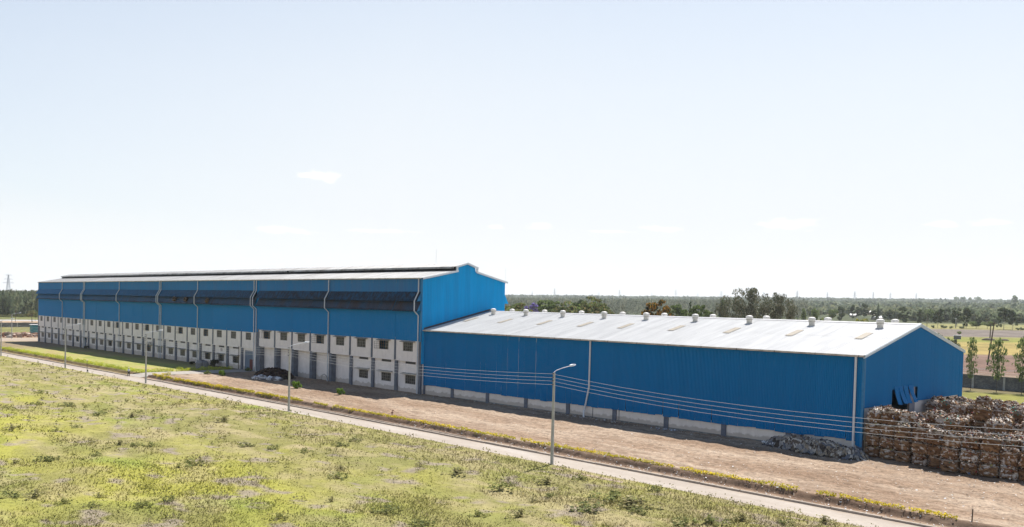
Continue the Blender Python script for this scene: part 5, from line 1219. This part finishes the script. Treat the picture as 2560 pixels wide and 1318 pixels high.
P = polar(8500, R(101.5), R(138.4), 1350, 3400, 7, .8); P = P[fbm(P[:, 0] / 160, P[:, 1] / 160, 3) < .60]
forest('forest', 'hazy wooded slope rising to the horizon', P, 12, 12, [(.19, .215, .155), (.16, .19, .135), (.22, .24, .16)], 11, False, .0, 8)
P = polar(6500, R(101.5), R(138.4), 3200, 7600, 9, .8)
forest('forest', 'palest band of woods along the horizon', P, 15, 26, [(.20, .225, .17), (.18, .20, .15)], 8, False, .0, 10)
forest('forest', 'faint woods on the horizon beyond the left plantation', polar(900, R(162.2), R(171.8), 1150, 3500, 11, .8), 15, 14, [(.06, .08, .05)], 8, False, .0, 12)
# ---------------------------------------------------------------- hedges of yellow flowered ground plants
def hedge(label, pts2, wid, h, dens, pal, seed, gap=None):
    rg = np.random.default_rng(seed); V = []; C_ = []
    for (x0, y0), (x1, y1) in zip(pts2[:-1], pts2[1:]):
        L = math.hypot(x1 - x0, y1 - y0); n = int(L * dens * 2.4); t = rg.uniform(0, 1, n); s = t * L
        x = x0 + (x1 - x0) * t; y = y0 + (y1 - y0) * t; tx, ty = (x1 - x0) / L, (y1 - y0) / L
        keep = vnoise(x * .9 + seed, y * .9) > (.18 if gap is None else gap); x, y = x[keep], y[keep]; n = len(x)
        wl = wid * (.55 + .8 * vnoise(x * .6 + 3 * seed, y * .6)); o = rg.normal(0, .26, n) * wl; hh = h * (.5 + .9 * vnoise(x * 1.3, y * 1.3 + seed))
        z = rg.uniform(.05, 1, n) * hh * np.exp(-(o / wl) ** 2 * 1.5); px = x - ty * o; py = y + tx * o
        c0_ = 1.0 - .28 * (vnoise(x * .35 + 9 * seed, y) > .55); V.append(np.stack([px, py, Sn(px) + bank(py, px) + z], -1)); c = palette(n, pal, rg); f = np.clip((z / h) * 3.2, 0.6, 1)
        gr = palette(n, [(.20, .25, .05), (.15, .18, .04)], rg); f = f * c0_; C_.append(c * f[:, None] + gr * (1 - f)[:, None])
    V = np.concatenate(V); C_ = np.concatenate(C_); v, c = leaves(V, .085, C_, rg=rg)
    o = obj('hedge', fast_mesh('hedge', v, 4, c), M['grass_leaf']); tagged(o, label, 'hedge', 'low hedges along the road and path'); return o
YH = [(.66, .53, .04), (.58, .46, .04), (.42, .40, .06), (.70, .55, .035)]; GH = [(.56, .58, .06), (.42, .48, .06), (.62, .58, .06), (.32, .40, .05)]
hedge('bright green and yellow hedge along the lawn left of the side path', [(-205, -22.6), (-64.5, -22.3), (-62.6, -21.2)], 1.15, .75, 62, GH, 3)
hedge('green hedge running beside the side path towards the building', [(-63.6, -21.5), (-63.9, -11), (-64.2, -1.5)], 1.0, .75, 70, GH, 4)
hedge('yellow flowering hedge from the side path to the gap in the bank', [(-53.5, -22.7), (-50, -23.0), (1.0, -22.7)], .62, .40, 58, YH, 5, .2)
hedge('yellow flowering hedge right of the gap, thinning towards the bales', [(4.2, -22.7), (60, -22.6), (80, -22.7)], .5, .34, 40, YH, 6, .22)
hedge('short yellow flowering hedge at the lower right of the yard', [(81.5, -22.6), (92.5, -22.7)], .5, .34, 40, YH, 7, .22)
hedge('short low yellow hedge at the mouth of the side path', [(-54.6, -22.8), (-54.9, -19)], .9, .6, 70, YH, 8)
# bright clipped bushes in the yard
gb = crown('bush', 5, [(.16, .26, .03), (.10, .20, .025), (.22, .32, .05)], 700, .075)
for x, y, s, lab in ((-48.8, -11.2, 1.35, 'bright green bush nearest the side path on bare earth'), (-18.2, -12.5, 1.5, 'bright green bush just right of the second nearest street lamp'), (-5.7, -11.8, 1.25, 'small bright green bush right of the others on bare earth')):
    t = thing('bush', lab, 'bush', (x, y, float(Sn(x)) - .02), x); t.scale = (s * 1.1, s * 1.1, s); obj('foliage', gb[0], None, t); obj('stem', gb[1], None, t)
db = crown('bush', 9, [(.03, .035, .02), (.045, .05, .028), (.02, .022, .018)], 800, .07); gp = crown('bush', 12, [(.10, .14, .04), (.16, .19, .06)], 420, .08)
for m_k, x, y, s, lab in ((db, -74.0, -.9, (2.7, 2.2, 2.2), 'large dark rounded bush against the white wall left of the grey door'), (db, -79.0, -1.4, (2.8, 1.8, 1.5), 'low dark bush left of the large dark bush'), (db, -82.4, -2.4, (1.8, 1.4, 1.0), 'smallest dark bush beside the grey tank'),
                         (gp, -76.5, -3.3, (5, 1.2, .6), 'low green planting under the dark bushes'), (gp, -57.6, -1.2, (2.6, 1.4, 1.1), 'green shrub at the foot of the movement joint'), (gp, -54.0, -12.0, (2.4, 1.6, 1.0), 'spiky pale green plant beside the side path'), (db, -158.5, -.9, (3.2, 1.4, 1.2), 'dark shrub at the foot of the far narrow door')):
    t = thing('bush', lab, 'bush', (x, y, float(Sn(x)) - .02), 0); t.scale = s; obj('foliage', m_k[0], None, t); obj('stem', m_k[1], None, t)
# ---------------------------------------------------------------- foreground field: blades and leafy weeds
rg = np.random.default_rng(77)
def scatter(n, d0, d1, seed):
    r_ = np.random.default_rng(seed); az = r_.uniform(R(99.1), R(170.1), n); d = 1 / r_.uniform(1 / d1, 1 / d0, n)
    x = 114.75 + d * np.cos(az); y = -90.28 + d * np.sin(az); k = (y < -28.9) & (x > -205) & (x < 125); return x[k], y[k], d[k]
x, y, d = scatter(300000, 26, 300, 5)
dens = fbm(x / 5 + 3, y / 3.2 + 8, 3); tall = np.clip((fbm(x / 7 + 50, y / 4 + 20, 3) - .42) * 5, 0, 1); verge_ = np.clip((y + 40) / 9, 0, 1); tall = np.maximum(tall, verge_ * .9)
keep = rg.random(len(x)) < .35 + .65 * np.maximum(tall, dens > .5); x, y, d, tall, verge_ = x[keep], y[keep], d[keep], tall[keep], verge_[keep]; n = len(x)
z = fieldz(x, y); base = fieldcol(x, y)
h = (.05 + .17 * tall * rg.uniform(.4, 1.3, n)) * np.where(y > -30.2, .65, 1); w = np.clip(d * .0006, .025, .13) * rg.uniform(.6, 1.4, n); a_ = rg.uniform(0, 6.28, n); ln = rg.normal(0, .7, (n, 2)) * h[:, None]
v = np.stack([np.stack([x - w * np.cos(a_), y - w * np.sin(a_), z - .03], -1), np.stack([x + w * np.cos(a_), y + w * np.sin(a_), z - .03], -1), np.stack([x + ln[:, 0] + w * .5, y + ln[:, 1], z + h], -1), np.stack([x + ln[:, 0] - w * .5, y + ln[:, 1] + w * .3, z + h * .96], -1)], 1).reshape(-1, 3)
c = base * rg.uniform(.85, 1.15, n)[:, None]; st = rg.random(n) < .07 + .12 * verge_; c[st] = np.array([.36, .30, .19]) * rg.uniform(.8, 1.1, (st.sum(), 1)); dk = rg.random(n) < .05; c[dk] *= .7
obj('grass', fast_mesh('grass', v, 4, np.repeat(c, 4, 0)), M['grass_leaf'], kind='stuff')
# leafy weeds, thick in patches
x, y, d = scatter(60000, 26, 260, 15); p = fbm(x / 6 + 11, y / 3.5 + 70, 4); vg = np.clip((y + 38) / 8, 0, 1); k = rg.random(len(x)) < np.clip((p - .5) * 8, 0.03, .9) * .9 + vg * .25; x, y, d, vg = x[k], y[k], d[k], vg[k]; m_n = 5
X = np.repeat(x, m_n) + rg.normal(0, .16, len(x) * m_n); Y = np.repeat(y, m_n) + rg.normal(0, .16, len(x) * m_n); Y = np.minimum(Y, -29.0); dd = np.repeat(d, m_n); Z = fieldz(X, Y) + rg.uniform(.03, .48, len(X))
cc = palette(len(X), [(.20, .21, .075), (.25, .25, .085), (.17, .18, .07), (.32, .29, .11), (.29, .25, .13)], rg) * .45 + fieldcol(X, Y) * .5
v, c = leaves(np.stack([X, Y, Z], -1), np.clip(dd * .0011, .05, .16), cc, rg=rg); obj('weeds', fast_mesh('weeds', v, 4, c), M['grass_leaf'], kind='stuff')
# lawn tufts at the left, thin scatter of grass in the yard edge
WEEDS = [(-14.6,-50.3,2.46), (-18.4,-53.1,1.65), (22.6,-56.8,1.83), (24.1,-55.9,1.41), (9.5,-56.9,1.34), (44.0,-70.6,1.76), (43.2,-72.0,1.75), (47.1,-69.6,1.14), (2.7,-48.1,1.99), (-1.5,-50.8,2.01), (-33.4,-48.6,2.08), (7.3,-62.9,1.74), (31.5,-47.1,1.63), (38.9,-56.4,2.30), (37.1,-54.8,1.09), (27.8,-61.0,1.13), (51.7,-49.3,1.84), (48.8,-47.1,1.05), (37.0,-39.3,1.66), (34.9,-36.1,1.72), (52.0,-40.6,1.08), (64.4,-53.6,1.96), (62.6,-40.5,2.29), (68.0,-42.1,0.91), (68.3,-53.1,1.62), (62.0,-38.6,1.01), (63.4,-35.6,2.04), (73.0,-41.7,2.61), (71.2,-36.3,3.44), (73.6,-37.1,3.33), (75.5,-38.4,1.75), (81.0,-37.2,2.22), (81.8,-34.5,1.71), (79.6,-39.1,1.66), (11.3,-59.6,1.30), (46.3,-66.9,0.89), (27.6,-65.0,2.18), (25.1,-54.5,1.62), (13.9,-41.2,2.41), (34.4,-45.9,1.61), (38.4,-44.6,1.57), (56.1,-39.8,2.10), (67.1,-39.1,1.27), (68.5,-48.1,1.42), (71.2,-46.6,1.68), (51.4,-63.7,1.16), (49.3,-68.4,1.13), (27.9,-67.9,1.06), (52.1,-65.9,1.41), (60.8,-59.8,1.09), (58.7,-54.3,0.89), (71.5,-30.9,1.32), (64.2,-32.2,1.39), (85.9,-30.1,1.71), (84.0,-32.5,1.42), ]
def weed_label(k, x, y, s, base):
    size = 'large ' if s > 2.2 else 'small ' if s < 1.25 else ''
    where = 'close to the road edge' if y > -36 else 'just below the road' if y > -44 else 'in the middle field' if y > -56 else 'in the nearest grass'
    lamp = min(((-43.4, 'by the side path lamp'), (7.2, 'by the second lamp'), (57.5, 'by the nearest lamp'), (95, 'towards the lower right')), key=lambda p: abs(p[0] - x))[1]
    return size + base + ' ' + where + ', ' + lamp
wp = [crown('weed', 30 + k, pal, 230, .055) for k, pal in enumerate(([(.18, .20, .07), (.12, .145, .05), (.26, .26, .09)], [(.24, .26, .085), (.18, .21, .07), (.32, .30, .11)], [(.30, .28, .13), (.24, .24, .10), (.40, .34, .18)]))]
WL = ['dark leafy weed clump', 'green leafy weed clump', 'pale yellowish weed clump']
for k, (x, y, s) in enumerate(WEEDS):
    if y > -29.6: y = -29.9
    zf = float(fieldz(np.array([x]), np.array([y]))[0]); q = k % 3
    t = thing('weed_clump', weed_label(k, x, y, s, WL[q]), 'weed', (x, y, zf - .05), k * 1.1, WL[q] + 's in the rough field'); t.scale = (s * 1.25, s * 1.1, .40 + s * .24); obj('foliage', wp[q][0], None, t); obj('stem', wp[q][1], None, t)
